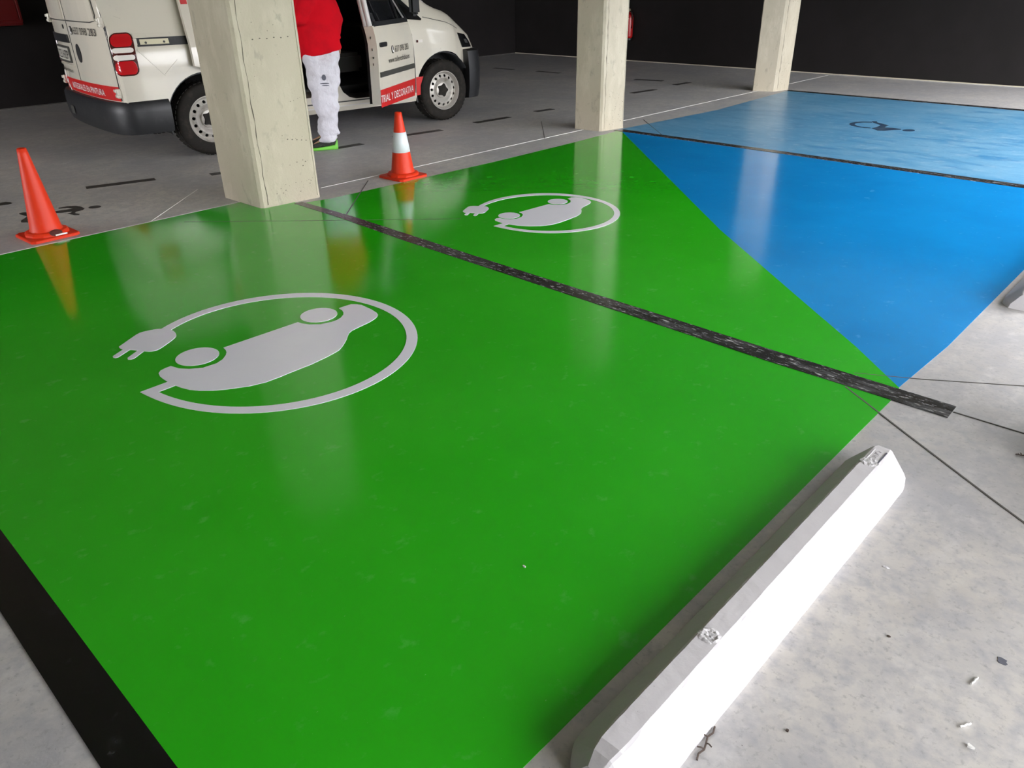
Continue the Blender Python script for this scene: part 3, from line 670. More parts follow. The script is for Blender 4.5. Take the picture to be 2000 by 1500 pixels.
# ---------------------------------------------------------------- traffic cones
def cone(x, y, rz, h, collar, label, tilt=(0, 0)):
    root = empty('traffic_cone', (x, y, 0), rz)
    root.rotation_euler = (tilt[0], tilt[1], rz)
    # square foot with cut corners
    a, c = 0.146, 0.022
    sq = [(a - c, -a), (a, -a + c), (a, a - c), (a - c, a), (-a + c, a), (-a, a - c), (-a, -a + c), (-a + c, -a)]
    bm = bmesh.new()
    levels = [(1.0, 0.0), (1.0, 0.014), (0.965, 0.018)]
    rings = [[bm.verts.new((p[0] * s, p[1] * s, z)) for p in sq] for s, z in levels]
    for A, B in zip(rings, rings[1:]):
        for i in range(8):
            bm.faces.new((A[i], A[(i + 1) % 8], B[(i + 1) % 8], B[i]))
    bm.faces.new(rings[0][::-1])
    bm.faces.new(rings[-1])
    bm_obj('foot', bm, 'cone_orange', root)
    bm = bmesh.new()
    lathe(bm, [(0.128, 0.017), (0.128, 0.030), (0.118, 0.040), (0.098, 0.043), (0.092, 0.050)], 12)
    bm_obj('foot_ring', bm, 'cone_orange', root, smooth=False)
    rb, rt = 0.093, 0.026
    R = lambda z: rb + (rt - rb) * (z - 0.04) / (h - 0.04)
    bm = bmesh.new()
    prof = [(R(0.04) + 0.004, 0.040)] + [(R(z), z) for z in [0.06 + (h - 0.062) * k / 14 for k in range(15)]] + [(rt - 0.005, h), (rt - 0.008, h - 0.03), (0.0, h - 0.03)]
    lathe(bm, prof, 40)
    o = bm_obj('cone_body', bm, 'cone_orange', root, smooth=True)
    if collar:
        z0, z1 = h * collar[0], h * collar[1]
        bm = bmesh.new()
        lathe(bm, [(R(z0), z0 - 0.001), (R(z0) + 0.0025, z0), (R(z1) + 0.0025, z1), (R(z1), z1 + 0.001)], 40)
        tag(bm_obj('collar', bm, 'cone_white', root, smooth=True), 'white collar')
    tag(root, label, 'traffic cone')
    return root


c1 = cone(5.435, -1.405, math.radians(3), 0.545, None, 'plain orange traffic cone on the bare floor at the left, without a white band')
bm = bmesh.new()
lathe(bm, [(0.0, 0.004), (0.014, 0.003), (0.024, 0.0)], 14, Matrix.Translation((-0.118, -0.012, 0.037)) @ Matrix.Rotation(-0.8, 4, 'Y') @ Matrix.Diagonal((1, 1.6, 1, 1)))
tag(bm_obj('scorch_mark', bm, 'scuff', c1), 'dark scuff on the foot')
box('scrape', (-0.135, -0.035, 0.026), (0.004, 0.07, 0.009), 'scrap_white', c1)
cone(4.935, -3.925, math.radians(2), 0.50, (0.40, 0.70), 'orange traffic cone with a white collar, right of the large pillar')


# ---------------------------------------------------------------- wall equipment
ext = empty('fire_extinguisher', (8.935, Y_RIGHT + 0.10, 0.36))
bm = bmesh.new()
lathe(bm, [(0, 0.03), (0.05, 0.03), (0.072, 0.05), (0.074, 0.07), (0.074, 0.37), (0.066, 0.41), (0.04, 0.44), (0.02, 0.45), (0.02, 0.47), (0, 0.47)], 28)
bm_obj('cylinder_body', bm, 'fire_red', ext, smooth=True)
bm = bmesh.new()
lathe(bm, [(0, 0.0), (0.06, 0.0), (0.066, 0.01), (0.066, 0.032), (0, 0.032)], 24)
bm_obj('base_ring', bm, 'black_plastic', ext)
bm = bmesh.new()
bm_box(bm, (0, 0, 0.485), (0.025, 0.03, 0.03))
bm_box(bm, (0.035, 0, 0.51), (0.09, 0.02, 0.01))
bm_box(bm, (0.035, 0, 0.485), (0.08, 0.018, 0.008))
bm_obj('valve_handle', bm, 'brass', ext)
bm = bmesh.new()
tube(bm, [(-0.015, 0.02, 0.48), (-0.07, 0.03, 0.46), (-0.09, 0.03, 0.38), (-0.085, 0.03, 0.20)], 0.009, 8)
bm_obj('hose', bm, 'black_plastic', ext, smooth=True)
bm = bmesh.new()
for k in range(9):
    ww = 0.05 if k % 3 else 0.036
    for q in range(4):
        a0 = math.pi / 2 + 0.5 - 0.35 * q
        for s in range(1):
            p = [(0.0750 * math.cos(a), 0.0750 * math.sin(a)) for a in (a0, a0 - (0.26 if (k + q) % 3 else 0.17))]
            z0 = 0.36 - 0.024 * k
            vs = [bm.verts.new((p[0][0], p[0][1], z0)), bm.verts.new((p[1][0], p[1][1], z0)), bm.verts.new((p[1][0], p[1][1], z0 - 0.007)), bm.verts.new((p[0][0], p[0][1], z0 - 0.007))]
            bm.faces.new(vs)
bm_obj('printed_instructions', bm, 'text_white', ext)
box('wall_bracket', (0, -0.085, 0.25), (0.03, 0.03, 0.2), 'black_plastic', ext)
tag(ext, 'red fire extinguisher hanging on the black wall right of the middle pillar', 'extinguisher')

cab = empty('hose_cabinet', (X_BACK - 0.112, -3.10, 0.97))
box('cabinet_case', (0.0, 0, 0.34), (0.18, 0.74, 0.68), 'cabinet_red', cab, 0.015)
box('cabinet_door', (-0.098, 0, 0.34), (0.016, 0.66, 0.60), 'cabinet_red', cab, 0.006)
for (cy_, cz_, sy_, sz_) in ((0, 0.05, 0.72, 0.03), (0, 0.63, 0.72, 0.03), (0.35, 0.34, 0.03, 0.6), (-0.35, 0.34, 0.03, 0.6)):
    box('door_trim', (-0.100, cy_, cz_), (0.03, sy_, sz_), 'cabinet_red', cab, 0.006)
bm = bmesh.new()
tube(bm, [(-0.11, -0.10 + 0.012 * math.sin(k), 0.50 - 0.035 * k + 0.0) for k in range(6)], 0.007, 6)
bm_obj('door_mark', bm, 'scrap_white', cab)
tag(cab, 'dark red fire hose cabinet on the back wall, top left corner', 'cabinet')

# ================================================================ the van
def lerp(a, b, t):
    return a + (b - a) * t


def interp(tab, x):
    if x <= tab[0][0]:
        return tab[0][1]
    for (x0, y0), (x1, y1) in zip(tab, tab[1:]):
        if x <= x1:
            t = (x - x0) / (x1 - x0)
            return lerp(y0, y1, t)
    return tab[-1][1]


def sstep(t):
    t = max(0.0, min(1.0, t))
    return t * t * (3 - 2 * t)


van = empty('van', (7.8206, -3.3827, 0), math.radians(-95.283))
WID = [(-0.62, 0.868), (-0.5, 0.872), (-0.2, 0.878), (2.5, 0.878), (2.9, 0.868), (3.15, 0.84), (3.35, 0.80), (3.5, 0.76)]
TOP = [(-0.62, 1.70), (-0.5, 1.79), (-0.3, 1.82), (1.3, 1.83), (1.6, 1.81), (1.75, 1.77), (1.95, 1.66), (2.62, 1.20), (2.72, 1.150), (2.85, 1.115), (3.1, 1.03), (3.3, 0.94), (3.42, 0.85), (3.5, 0.70)]
SHO = [(-0.62, 1.03), (2.3, 1.04), (2.55, 1.055), (2.75, 1.01), (2.95, 0.945), (3.1, 0.89), (3.3, 0.82), (3.42, 0.75), (3.5, 0.60)]
ZB = [(-0.62, 0.30), (-0.3, 0.26), (0.5, 0.225), (2.3, 0.225), (3.0, 0.25), (3.5, 0.30)]


def section(x):
    w_ = interp(WID, x)
    zt = interp(TOP, x)
    zs = min(interp(SHO, x), zt - 0.03)
    zb = interp(ZB, x)
    h = zt - zs
    k = max(0.0, min(1.0, (h - 0.10) / 0.45))
    wt = lerp(w_ - 0.13, 0.665, k)
    zl = lambda v: zb + v * (zs - zb)
    P = [(0, zb), (w_ - 0.16, zb), (w_ - 0.045, zb + 0.012), (w_ - 0.012, zb + 0.06), (w_ - 0.004, zl(0.30)), (w_, zl(0.48)), (w_ + 0.004, zl(0.66)), (w_, zl(0.82)), (w_ - 0.018, zl(0.94)), (w_ - 0.034, zs)]
    P += [(lerp(w_ - 0.034, wt, 0.30), zs + 0.33 * h), (lerp(w_ - 0.034, wt, 0.66), zs + 0.66 * h), (wt, zs + 0.87 * h), (wt - 0.035, zs + 0.945 * h), (wt - 0.10, zs + 0.975 * h), (wt * 0.5, zs + 0.995 * h), (0, zt)]
    return P


def deform(x, l):
    a = abs(l) / 0.86
    x -= 0.075 * (1 - min(1, a) ** 3) * sstep((-0.25 - x) / 0.37)
    x -= 0.36 * min(1.1, a) ** 2.6 * sstep((x - 2.80) / 0.62)
    return x


def hull_bm():
    bm = bmesh.new()
    xs = [-0.62, -0.60, -0.55, -0.48, -0.4, -0.3, -0.15, 0, 0.2, 0.4, 0.6, 0.8, 1.0, 1.2, 1.4, 1.6, 1.75, 1.85, 2.0, 2.2, 2.4, 2.55, 2.65, 2.75, 2.85, 2.95, 3.05, 3.15, 3.25, 3.35, 3.42, 3.47, 3.5]
    rings = []
    for x in xs:
        P = section(x)
        if x == -0.62:
            P = [(l * 0.982, z if z < 1.5 else z - 0.01) for l, z in P]
        full = P + [(-l, z) for l, z in P[-2:0:-1]]
        rings.append([bm.verts.new((deform(x, l), -l, z)) for l, z in full])
    n = len(rings[0])
    for A, B in zip(rings, rings[1:]):
        for i in range(n):
            bm.faces.new((A[i], A[(i + 1) % n], B[(i + 1) % n], B[i]))
    # end caps as grids of strips between mirrored points
    for R_, flip in ((rings[0], False), (rings[-1], True)):
        for i in range(0, n // 2):
            a, b, c, d = R_[i], R_[i + 1], R_[(n - i - 1) % n], R_[(n - i) % n]
            q = [a, b, c, d]
            u_ = []
            for v in q:
                if v not in u_:
                    u_.append(v)
            if len(u_) >= 3:
                if flip:
                    u_ = u_[::-1]
                try:
                    bm.faces.new(u_)
                except ValueError:
                    pass
    bmesh.ops.recalc_face_normals(bm, faces=bm.faces)
    return bm


hb = hull_bm()
# denser cap at the back so that it bulges: cut the long strips
hb_edges = [e for e in hb.edges if abs(e.verts[0].co.x - e.verts[1].co.x) < 0.02 and e.calc_length() > 0.9 and e.verts[0].co.x < -0.5]
bmesh.ops.subdivide_edges(hb, edges=hb_edges, cuts=9, use_grid_fill=True)
for v in hb.verts:
    if v.co.x < -0.55 and abs(v.co.y) < 0.80:
        v.co.x = min(v.co.x, deform(-0.62, v.co.y))
bmesh.ops.recalc_face_normals(hb, faces=hb.faces)
BVH = BVHTree.FromBMesh(hb)


def hit(o, d):
    r = BVH.ray_cast(Vector(o), Vector(d).normalized())
    return (r[0], r[1]) if r[0] is not None else (None, None)


def on_side(x, z, off=0.004, side=1):
    p, n = hit((x, -2.0 * side, z), (0, side, 0))
    if p is None:
        return Vector((x, -0.87 * side, z))
    return Vector((x, p.y - off * side, z))


def on_rear(l, z, off=0.004):
    for k in range(12):
        p, n = hit((-2.0, -l, z), (1, 0, 0))
        if p is not None and p.x < -0.45:
            return Vector((p.x - off, -l, z))
        l *= 0.98
    return Vector((-0.62 - off, -l, z))


def patch(name, fn, poly, m, parent=None, nx=10, nz=4, off=0.004, thick=0.006, rs=0.0, rz=0.2):
    """quad patch poly = four (u, z) corners, laid on the hull by fn"""
    vs, fs = [], []
    for lay in (off, off - thick):
        for j in range(nz + 1):
            for i in range(nx + 1):
                s, t = i / nx, j / nz
                if rs:
                    t = 0.5 - 0.5 * math.cos(math.pi * t)
                    q_ = max(0.0, 1 - min(t, 1 - t) / rz)
                    ins = rs * (1 - math.sqrt(max(0.0, 1 - q_ * q_)))
                    s = ins + (1 - 2 * ins) * s
                a = (lerp(poly[0][0], poly[1][0], s), lerp(poly[0][1], poly[1][1], s))
                b = (lerp(poly[3][0], poly[2][0], s), lerp(poly[3][1], poly[2][1], s))
                vs.append(fn(lerp(a[0], b[0], t), lerp(a[1], b[1], t), lay))
    W_ = nx + 1
    H = (nx + 1) * (nz + 1)
    for j in range(nz):
        for i in range(nx):
            q = (j * W_ + i, j * W_ + i + 1, (j + 1) * W_ + i + 1, (j + 1) * W_ + i)
            fs.append(q)
            fs.append(tuple(k + H for k in q[::-1]))
    rim = [i for i in range(nx)] + [nx + j * W_ for j in range(nz)] + [nz * W_ + nx - i for i in range(nx)] + [(nz - j) * W_ for j in range(nz)]
    for a, b in zip(rim, rim[1:] + rim[:1]):
        fs.append((a, b, b + H, a + H))
    bm = bmesh.new()
    vv = [bm.verts.new(v) for v in vs]
    for f in fs:
        bm.faces.new([vv[k] for k in f])
    return bm_obj(name, bm, m, parent if parent is not None else van, smooth=False)


def shape_patch(name, fn, pts, m, parent=None, off=0.004, thick=0.006):
    """any outline laid on the hull"""
    c = (sum(p[0] for p in pts) / len(pts), sum(p[1] for p in pts) / len(pts))
    bm = bmesh.new()
    top = [bm.verts.new(fn(p[0], p[1], off)) for p in pts]
    bot = [bm.verts.new(fn(p[0], p[1], off - thick)) for p in pts]
    a = bm.verts.new(fn(c[0], c[1], off))
    b = bm.verts.new(fn(c[0], c[1], off - thick))
    n = len(pts)
    for i in range(n):
        bm.faces.new((top[i], top[(i + 1) % n], a))
        bm.faces.new((bot[(i + 1) % n], bot[i], b))
        bm.faces.new((top[(i + 1) % n], top[i], bot[i], bot[(i + 1) % n]))
    return bm_obj(name, bm, m, parent if parent is not None else van)


def rrect(x0, z0, x1, z1, r, n=5):
    P = []
    for cx, cz, a0 in ((x1 - r, z1 - r, 0), (x0 + r, z1 - r, 90), (x0 + r, z0 + r, 180), (x1 - r, z0 + r, 270)):
        for k in range(n + 1):
            a = math.radians(a0 + 90 * k / n)
            P.append((cx + r * math.cos(a), cz + r * math.sin(a)))
    return P


def lettering(name, fn, body, u0, z0, wid, hgt, m, parent=None, slope=0.0, off=0.007):
    """one flat object per word, laid on the panel"""
    allv, _ = text_mesh(body)
    mx = max(v[0] for v in allv)
    mn = min(v[0] for v in allv)
    hy = max(v[1] for v in allv)
    words = body.split(' ')
    for k, wd in enumerate(words):
        pre = ' '.join(words[:k + 1])
        right = max(v[0] for v in text_mesh(pre)[0])
        vs, fs = text_mesh(wd)
        dx = right - max(v[0] for v in vs)
        P = []
        for v in vs:
            t = (v[0] + dx - mn) / (mx - mn)
            P.append(fn(u0 + wid * t, z0 + slope * t + v[1] / hy * hgt, off))
        mk(name, P, fs, m, parent if parent is not None else van)


def ell(cx, cz, rx, rz, n=24):
    return [(cx + rx * math.cos(2 * math.pi * k / n), cz + rz * math.sin(2 * math.pi * k / n)) for k in range(n)]


def strip_line(name, fn, pts, wd, m, parent=None, off=0.003, thick=0.005):
    """thin band following a polyline on the hull"""
    P = [Vector((p[0], p[1])) for p in pts]
    L, R_ = [], []
    for i, p in enumerate(P):
        t = (P[min(i + 1, len(P) - 1)] - P[max(i - 1, 0)]).normalized()
        nn = Vector((-t.y, t.x)) * wd / 2
        L.append(p + nn)
        R_.append(p - nn)
    bm = bmesh.new()
    rows = []
    for a, b in zip(L, R_):
        rows.append([bm.verts.new(fn(a.x, a.y, off)), bm.verts.new(fn(b.x, b.y, off)), bm.verts.new(fn(b.x, b.y, off - thick)), bm.verts.new(fn(a.x, a.y, off - thick))])
    for A, B in zip(rows, rows[1:]):
        for k in range(4):
            bm.faces.new((A[k], A[(k + 1) % 4], B[(k + 1) % 4], B[k]))
    bm.faces.new(rows[0][::-1])
    bm.faces.new(rows[-1])
    return bm_obj(name, bm, m, parent if parent is not None else van)


def dense(pts, step=0.05):
    out = []
    for a, b in zip(pts, pts[1:]):
        n = max(1, int(math.hypot(b[0] - a[0], b[1] - a[1]) / step))
        out += [(lerp(a[0], b[0], k / n), lerp(a[1], b[1], k / n)) for k in range(n)]
    return out + [pts[-1]]


# --- body shell with openings
hme = bpy.data.meshes.new('body_shell')
hb.to_mesh(hme)
body = bpy.data.objects.new('body_shell', hme)
COL.objects.link(body)


def cutter_prism(pts_xz, l0, l1, taper=None):
    """prism in x-z extruded sideways between l0 and l1 (right side positive)"""
    n = len(pts_xz)
    bm = bmesh.new()
    A = [bm.verts.new((x, -l0, z)) for x, z in pts_xz]
    B = [bm.verts.new((x, -l1, z)) for x, z in pts_xz]
    for i in range(n):
        bm.faces.new((A[i], A[(i + 1) % n], B[(i + 1) % n], B[i]))
    bm.faces.new(A[::-1])
    bm.faces.new(B)
    if taper:
        for v in bm.verts:
            v.co.y *= taper(v.co.z)
    bmesh.ops.recalc_face_normals(bm, faces=bm.faces)
    me = bpy.data.meshes.new('cut')
    bm.to_mesh(me)
    bm.free()
    o = bpy.data.objects.new('cut', me)
    COL.objects.link(o)
    return o


WX = (0.085, 2.73)
cuts = []
for wx in WX:
    for sd in (1, -1):
        cuts.append(cutter_prism([(wx + 0.385 * math.cos(a * math.pi / 20), 0.325 + 0.395 * math.sin(a * math.pi / 20)) for a in range(40)], sd * 0.56, sd * 1.2))
cuts.append(cutter_prism([(-0.52, 0.44), (2.28, 0.44), (2.28, 1.0), (1.80, 1.60), (1.60, 1.74), (-0.48, 1.74)], -0.80, 0.80, lambda z: 1.0 if z < 0.9 else lerp(1.0, 0.78, (z - 0.9) / 0.84)))
sl = rrect(0.70, 0.40, 1.31, 1.66, 0.09)
cuts.append(cutter_prism(sl, 0.45, 1.2))
DOOR = [(1.60, 0.345), (2.20, 0.335), (2.285, 0.40), (2.31, 0.60), (2.315, 0.85), (2.27, 1.03), (1.86, 1.64), (1.45, 1.66), (1.385, 1.62), (1.38, 0.75), (1.40, 0.52), (1.45, 0.42), (1.52, 0.365)]
cuts.append(cutter_prism(DOOR, 0.45, 1.2))
boolean(body, cuts)
body.name = 'body_shell'
body.parent = van
body.data.materials.clear()
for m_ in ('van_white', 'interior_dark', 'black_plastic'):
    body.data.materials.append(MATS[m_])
for p in body.data.polygons:
    c = p.center
    n = p.normal
    l = abs(c.y)
    tp = 1.0 if c.z < 0.9 else lerp(1.0, 0.78, (c.z - 0.9) / 0.84)
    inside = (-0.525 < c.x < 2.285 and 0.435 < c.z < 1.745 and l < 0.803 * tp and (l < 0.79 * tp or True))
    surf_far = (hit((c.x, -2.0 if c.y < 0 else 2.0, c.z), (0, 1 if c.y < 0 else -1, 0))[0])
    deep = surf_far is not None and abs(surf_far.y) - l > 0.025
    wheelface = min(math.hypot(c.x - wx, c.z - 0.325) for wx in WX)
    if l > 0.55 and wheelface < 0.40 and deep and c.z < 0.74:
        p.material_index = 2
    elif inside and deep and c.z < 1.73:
        p.material_index = 1
    elif c.z < 0.24 and n.z < -0.7:
        p.material_index = 2
    else:
        p.material_index = 0
    p.use_smooth = False
tag(body, 'white metal body')
sm = body.modifiers.new('smooth', 'EDGE_SPLIT')
for p in body.data.polygons:
    p.use_smooth = True
sm.split_angle = math.radians(28)

# wheel well linings
for wx in WX:
    for sd in (1, -1):
        bm = bmesh.new()
        rg = []
        for k in range(25):
            a = math.radians(-15 + 210 * k / 24)
            rg.append([bm.verts.new((wx + r * math.cos(a), -sd * l, 0.325 + 1.02 * r * math.sin(a))) for r, l in ((0.382, 0.845), (0.372, 0.855), (0.372, 0.58))])
        for A, B in zip(rg, rg[1:]):
            bm.faces.new((A[0], B[0], B[1], A[1]))
            bm.faces.new((A[1], B[1], B[2], A[2]))
        bm_obj('wheel_arch_liner', bm, 'black_plastic', van, smooth=True)

# cargo floor, seats and a bulkhead seen as dark shapes through the doors
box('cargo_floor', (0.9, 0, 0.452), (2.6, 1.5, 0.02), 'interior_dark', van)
for ly in (0.38, -0.38):
    bm = bmesh.new()
    bm_box(bm, (1.62, -ly, 0.66), (0.5, 0.48, 0.18))
    bm_box(bm, (1.38, -ly, 1.02), (0.14, 0.46, 0.66), Matrix.Rotation(math.radians(-8), 4, 'Y'))
    bm_box(bm, (1.33, -ly, 1.42), (0.09, 0.26, 0.16))
    bmesh.ops.bevel(bm, geom=list(bm.edges), offset=0.035, segments=2, affect='EDGES')
    bm_obj('front_seat', bm, 'grey_plastic', van, smooth=False)
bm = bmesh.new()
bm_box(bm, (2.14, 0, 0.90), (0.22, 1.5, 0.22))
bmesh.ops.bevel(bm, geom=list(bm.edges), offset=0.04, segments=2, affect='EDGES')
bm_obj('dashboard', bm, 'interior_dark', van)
bm = bmesh.new()
tube(bm, [(1.98 - 0.05 * math.sin(a), 0.38 + 0.18 * math.cos(a), 1.0 + 0.17 * math.sin(a)) for a in [2 * math.pi * k / 20 for k in range(21)]], 0.014, 6)
bm_obj('steering_wheel', bm, 'black_plastic', van, smooth=True)

# step and sill trim below the openings
strip_line('sill_step', lambda u, z, o: on_side(u, z, o), dense([(0.52, 0.335), (2.30, 0.325)]), 0.012, 'grey_plastic', off=0.002)
strip_line('sill_trim', lambda u, z, o: on_side(u, z, o), dense([(0.48, 0.292), (2.34, 0.285)]), 0.010, 'van_inner_white', off=0.008, thick=0.012)


# --- bumpers
def bumper(name, outline, levels, parent=None):
    """outline of (x, l) for the right half up to the middle; levels of (z, outward offset)"""
    full = outline + [(x, -l) for x, l in outline[-2::-1]]
    bm = bmesh.new()
    rows = []
    cx = sum(p[0] for p in full) / len(full)
    for z, off in levels:
        row = []
        for i, (x, l) in enumerate(full):
            a = Vector(full[max(i - 1, 0)])
            b = Vector(full[min(i + 1, len(full) - 1)])
            t = (b - a).normalized()
            nn = Vector((t.y, -t.x))
            if (Vector((x, l)) - Vector((1.2, 0))).dot(nn) < 0:
                nn = -nn
            q = Vector((x, l)) + nn * off
            row.append(bm.verts.new((q.x, -q.y, z)))
        rows.append(row)
    for A, B in zip(rows, rows[1:]):
        for i in range(len(A) - 1):
            bm.faces.new((A[i], A[i + 1], B[i + 1], B[i]))
    for i in range(len(rows[0]) - 1):
        bm.faces.new((rows[-1][i], rows[-1][i + 1], rows[0][i + 1], rows[0][i]))
    bm.faces.new([r[0] for r in rows])
    bm.faces.new([r[-1] for r in rows][::-1])
    o = bm_obj(name, bm, 'black_plastic', parent if parent is not None else van, smooth=True)
    o.modifiers.new('split', 'EDGE_SPLIT').split_angle = math.radians(42)
    return o


rb = bumper('rear_bumper', [(-0.27, 0.872), (-0.42, 0.872), (-0.54, 0.866), (-0.61, 0.84), (-0.655, 0.78), (-0.685, 0.66), (-0.705, 0.4), (-0.712, 0.2), (-0.715, 0)],
            [(0.255, -0.06), (0.262, 0.015), (0.33, 0.034), (0.44, 0.040), (0.50, 0.036), (0.528, 0.016), (0.532, -0.06)])
fb = bumper('front_bumper', [(3.05, 0.872), (3.12, 0.870), (3.19, 0.85), (3.26, 0.78), (3.34, 0.64), (3.43, 0.42), (3.48, 0.2), (3.49, 0)],
            [(0.20, -0.08), (0.21, 0.01), (0.32, 0.03), (0.50, 0.038), (0.60, 0.03), (0.70, 0.018), (0.715, -0.06)])
shape_patch('reflector_pin', lambda u, z, o: Vector((u, -0.885, z)) + Vector((0, -o, 0)), ell(3.14, 0.50, 0.006, 0.010, 10), 'rail_metal', off=0.006)
box('tow_cover', (-0.755, 0.35, 0.37), (0.004, 0.09, 0.07), 'grey_plastic', van, 0.0)


# --- wheels
def make_wheel(x, side):
    # axis along y; outer face towards -y*side
    T = Matrix.Translation((x, -0.765 * side, 0.316)) @ Matrix.Rotation(math.radians(90) * (1 if side > 0 else -1), 4, 'X')
    bm = bmesh.new()
    prof = [(0.195, -0.085), (0.235, -0.098), (0.285, -0.100), (0.306, -0.085), (0.313, -0.06), (0.316, -0.03), (0.316, 0.03), (0.313, 0.06), (0.306, 0.085), (0.285, 0.100), (0.235, 0.098), (0.200, 0.088), (0.193, 0.080), (0.193, -0.08), (0.195, -0.085)]
    lathe(bm, prof, 56, T)
    ty = bm_obj('tyre', bm, 'tyre_rubber', van, smooth=True)
    bm = bmesh.new()
    for k in range(44):
        a = 2 * math.pi * k / 44
        for zz in (-0.055, 0.0, 0.055):
            vs = bm_box(bm, (0, 0, 0), (0.006, 0.028, 0.036))
            bmesh.ops.transform(bm, matrix=T @ Matrix.Rotation(a + (0.05 if zz == 0 else 0), 4, 'Z') @ Matrix.Translation((0.3155, 0, zz)), verts=vs)
    bm_obj('tread_blocks', bm, 'tyre_rubber', ty)
    # steel disc with a ring of holes
    bm = bmesh.new()
    prof = [(0.197, 0.086), (0.203, 0.092), (0.197, 0.094), (0.188, 0.086), (0.182, 0.062), (0.172, 0.052), (0.150, 0.062), (0.132, 0.068), (0.112, 0.060), (0.095, 0.040), (0.085, 0.036), (0.078, 0.052), (0.060, 0.058), (0.0, 0.058), (0.0, 0.02), (0.080, 0.015), (0.10, 0.02), (0.115, 0.045), (0.132, 0.052), (0.150, 0.046), (0.172, 0.036), (0.188, 0.03), (0.197, 0.086)]
    lathe(bm, prof, 64)
    bmesh.ops.remove_doubles(bm, verts=bm.verts, dist=1e-5)
    bmesh.ops.recalc_face_normals(bm, faces=bm.faces)
    me = bpy.data.meshes.new('rim')
    bm.to_mesh(me)
    bm.free()
    rim = bpy.data.objects.new('rim', me)
    COL.objects.link(rim)
    bm = bmesh.new()
    for k in range(15):
        a = 2 * math.pi * k / 15 + 0.1
        lathe(bm, [(0, -0.02), (0.0150, -0.02), (0.0150, 0.12), (0, 0.12)], 12, Matrix.Translation((0.151 * math.cos(a), 0.151 * math.sin(a), 0)))
    bmesh.ops.recalc_face_normals(bm, faces=bm.faces)
    cm = bpy.data.meshes.new('c')
    bm.to_mesh(cm)
    bm.free()
    co = bpy.data.objects.new('c', cm)
    COL.objects.link(co)
    boolean(rim, [co])
    rim.name = 'rim'
    rim.data.transform(T)
    rim.data.materials.clear()
    rim.data.materials.append(MATS['rim_steel'])
    for p in rim.data.polygons:
        p.use_smooth = True
    md = rim.modifiers.new('s', 'EDGE_SPLIT')
    md.split_angle = math.radians(35)
    rim.parent = van
    bm = bmesh.new()
    lathe(bm, [(0.0, 0.0), (0.19, 0.0), (0.19, -0.06), (0.0, -0.06)], 32, T)
    bm_obj('brake_drum', bm, 'interior_dark', van)
    # star shaped hub cap
    bm = bmesh.new()
    pts = []
    for k in range(10):
        a = math.pi * k / 5
        r = 0.074 if k % 2 == 0 else 0.056
        pts += [(r * math.cos(a - 0.09), r * math.sin(a - 0.09)), (r * math.cos(a + 0.09), r * math.sin(a + 0.09))]
    lo = [bm.verts.new((p[0], p[1], 0.05)) for p in pts]
    hi = [bm.verts.new((p[0] * 0.9, p[1] * 0.9, 0.070)) for p in pts]
    for i in range(20):
        bm.faces.new((lo[i], lo[(i + 1) % 20], hi[(i + 1) % 20], hi[i]))
    bm.faces.new(hi)
    bm.faces.new(lo[::-1])
    bmesh.ops.transform(bm, matrix=T, verts=bm.verts)
    bm_obj('hub_cap', bm, 'tyre_rubber', rim)


for wx in WX:
    for sd in (1, -1):
        make_wheel(wx, sd)

S_ = lambda u, z, o: on_side(u, z, o)
SL = lambda u, z, o: on_side(u, z, o, -1)
RR = lambda u, z, o: on_rear(u, z, o)

# --- rear doors
strip_line('door_seam', RR, dense([(-0.045, 1.70), (-0.045, 0.54)]), 0.008, 'black_plastic')
strip_line('door_seam', RR, dense([(0.80, 1.22), (0.822, 1.0), (0.822, 0.54)]), 0.010, 'black_plastic')
strip_line('door_seam', RR, dense([(-0.80, 1.62), (-0.80, 0.54)]), 0.010, 'black_plastic')
patch('rear_window_panel', RR, [(0.02, 1.15), (0.70, 1.15), (0.66, 1.62), (0.02, 1.62)], 'van_white', nx=8, nz=8, off=0.010, thick=0.014)
patch('rear_window_panel', RR, [(-0.74, 1.15), (-0.10, 1.15), (-0.10, 1.62), (-0.70, 1.62)], 'van_white', nx=8, nz=8, off=0.010, thick=0.014)
strip_line('window_seam', RR, dense([(-0.78, 1.137), (0.60, 1.137), (0.68, 1.15), (0.715, 1.19), (0.66, 1.6)]), 0.008, 'grey_plastic', off=0.006)
for l_, z_ in ((0.825, 1.14), (0.825, 0.60), (-0.80, 1.14), (-0.80, 0.60)):
    bm = bmesh.new()
    bm_box(bm, (0, 0, 0), (0.035, 0.045, 0.075))
    bm_box(bm, (-0.012, 0.015, 0.02), (0.03, 0.05, 0.025))
    bm_box(bm, (-0.012, -0.01, -0.02), (0.03, 0.05, 0.025))
    bmesh.ops.bevel(bm, geom=list(bm.edges), offset=0.004, segments=1, affect='EDGES')
    bmesh.ops.transform(bm, matrix=Matrix.Translation(on_rear(l_ * 0.99, z_, 0.012)), verts=bm.verts)
    bm_obj('door_hinge', bm, 'van_white', van)
patch('red_band', RR, [(-0.79, 0.535), (0.815, 0.535), (0.815, 0.650), (-0.79, 0.640)], 'van_red', nx=14, nz=2, off=0.005)
lettering('band_word', RR, 'INTEGRALES EN PINTURA', -0.36, 0.563, 0.92, 0.052, 'text_white', off=0.009)
lettering('web_address', RR, 'www.tallereshibia.es', -0.72, 0.698, 0.50, 0.035, 'text_dark')
lettering('phone_digits', RR, '637 098 283', 0.13, 1.035, 0.54, 0.056, 'text_dark')
shape_patch('phone_symbol', RR, ell(0.055, 1.062, 0.040, 0.034), 'text_dark', off=0.006)
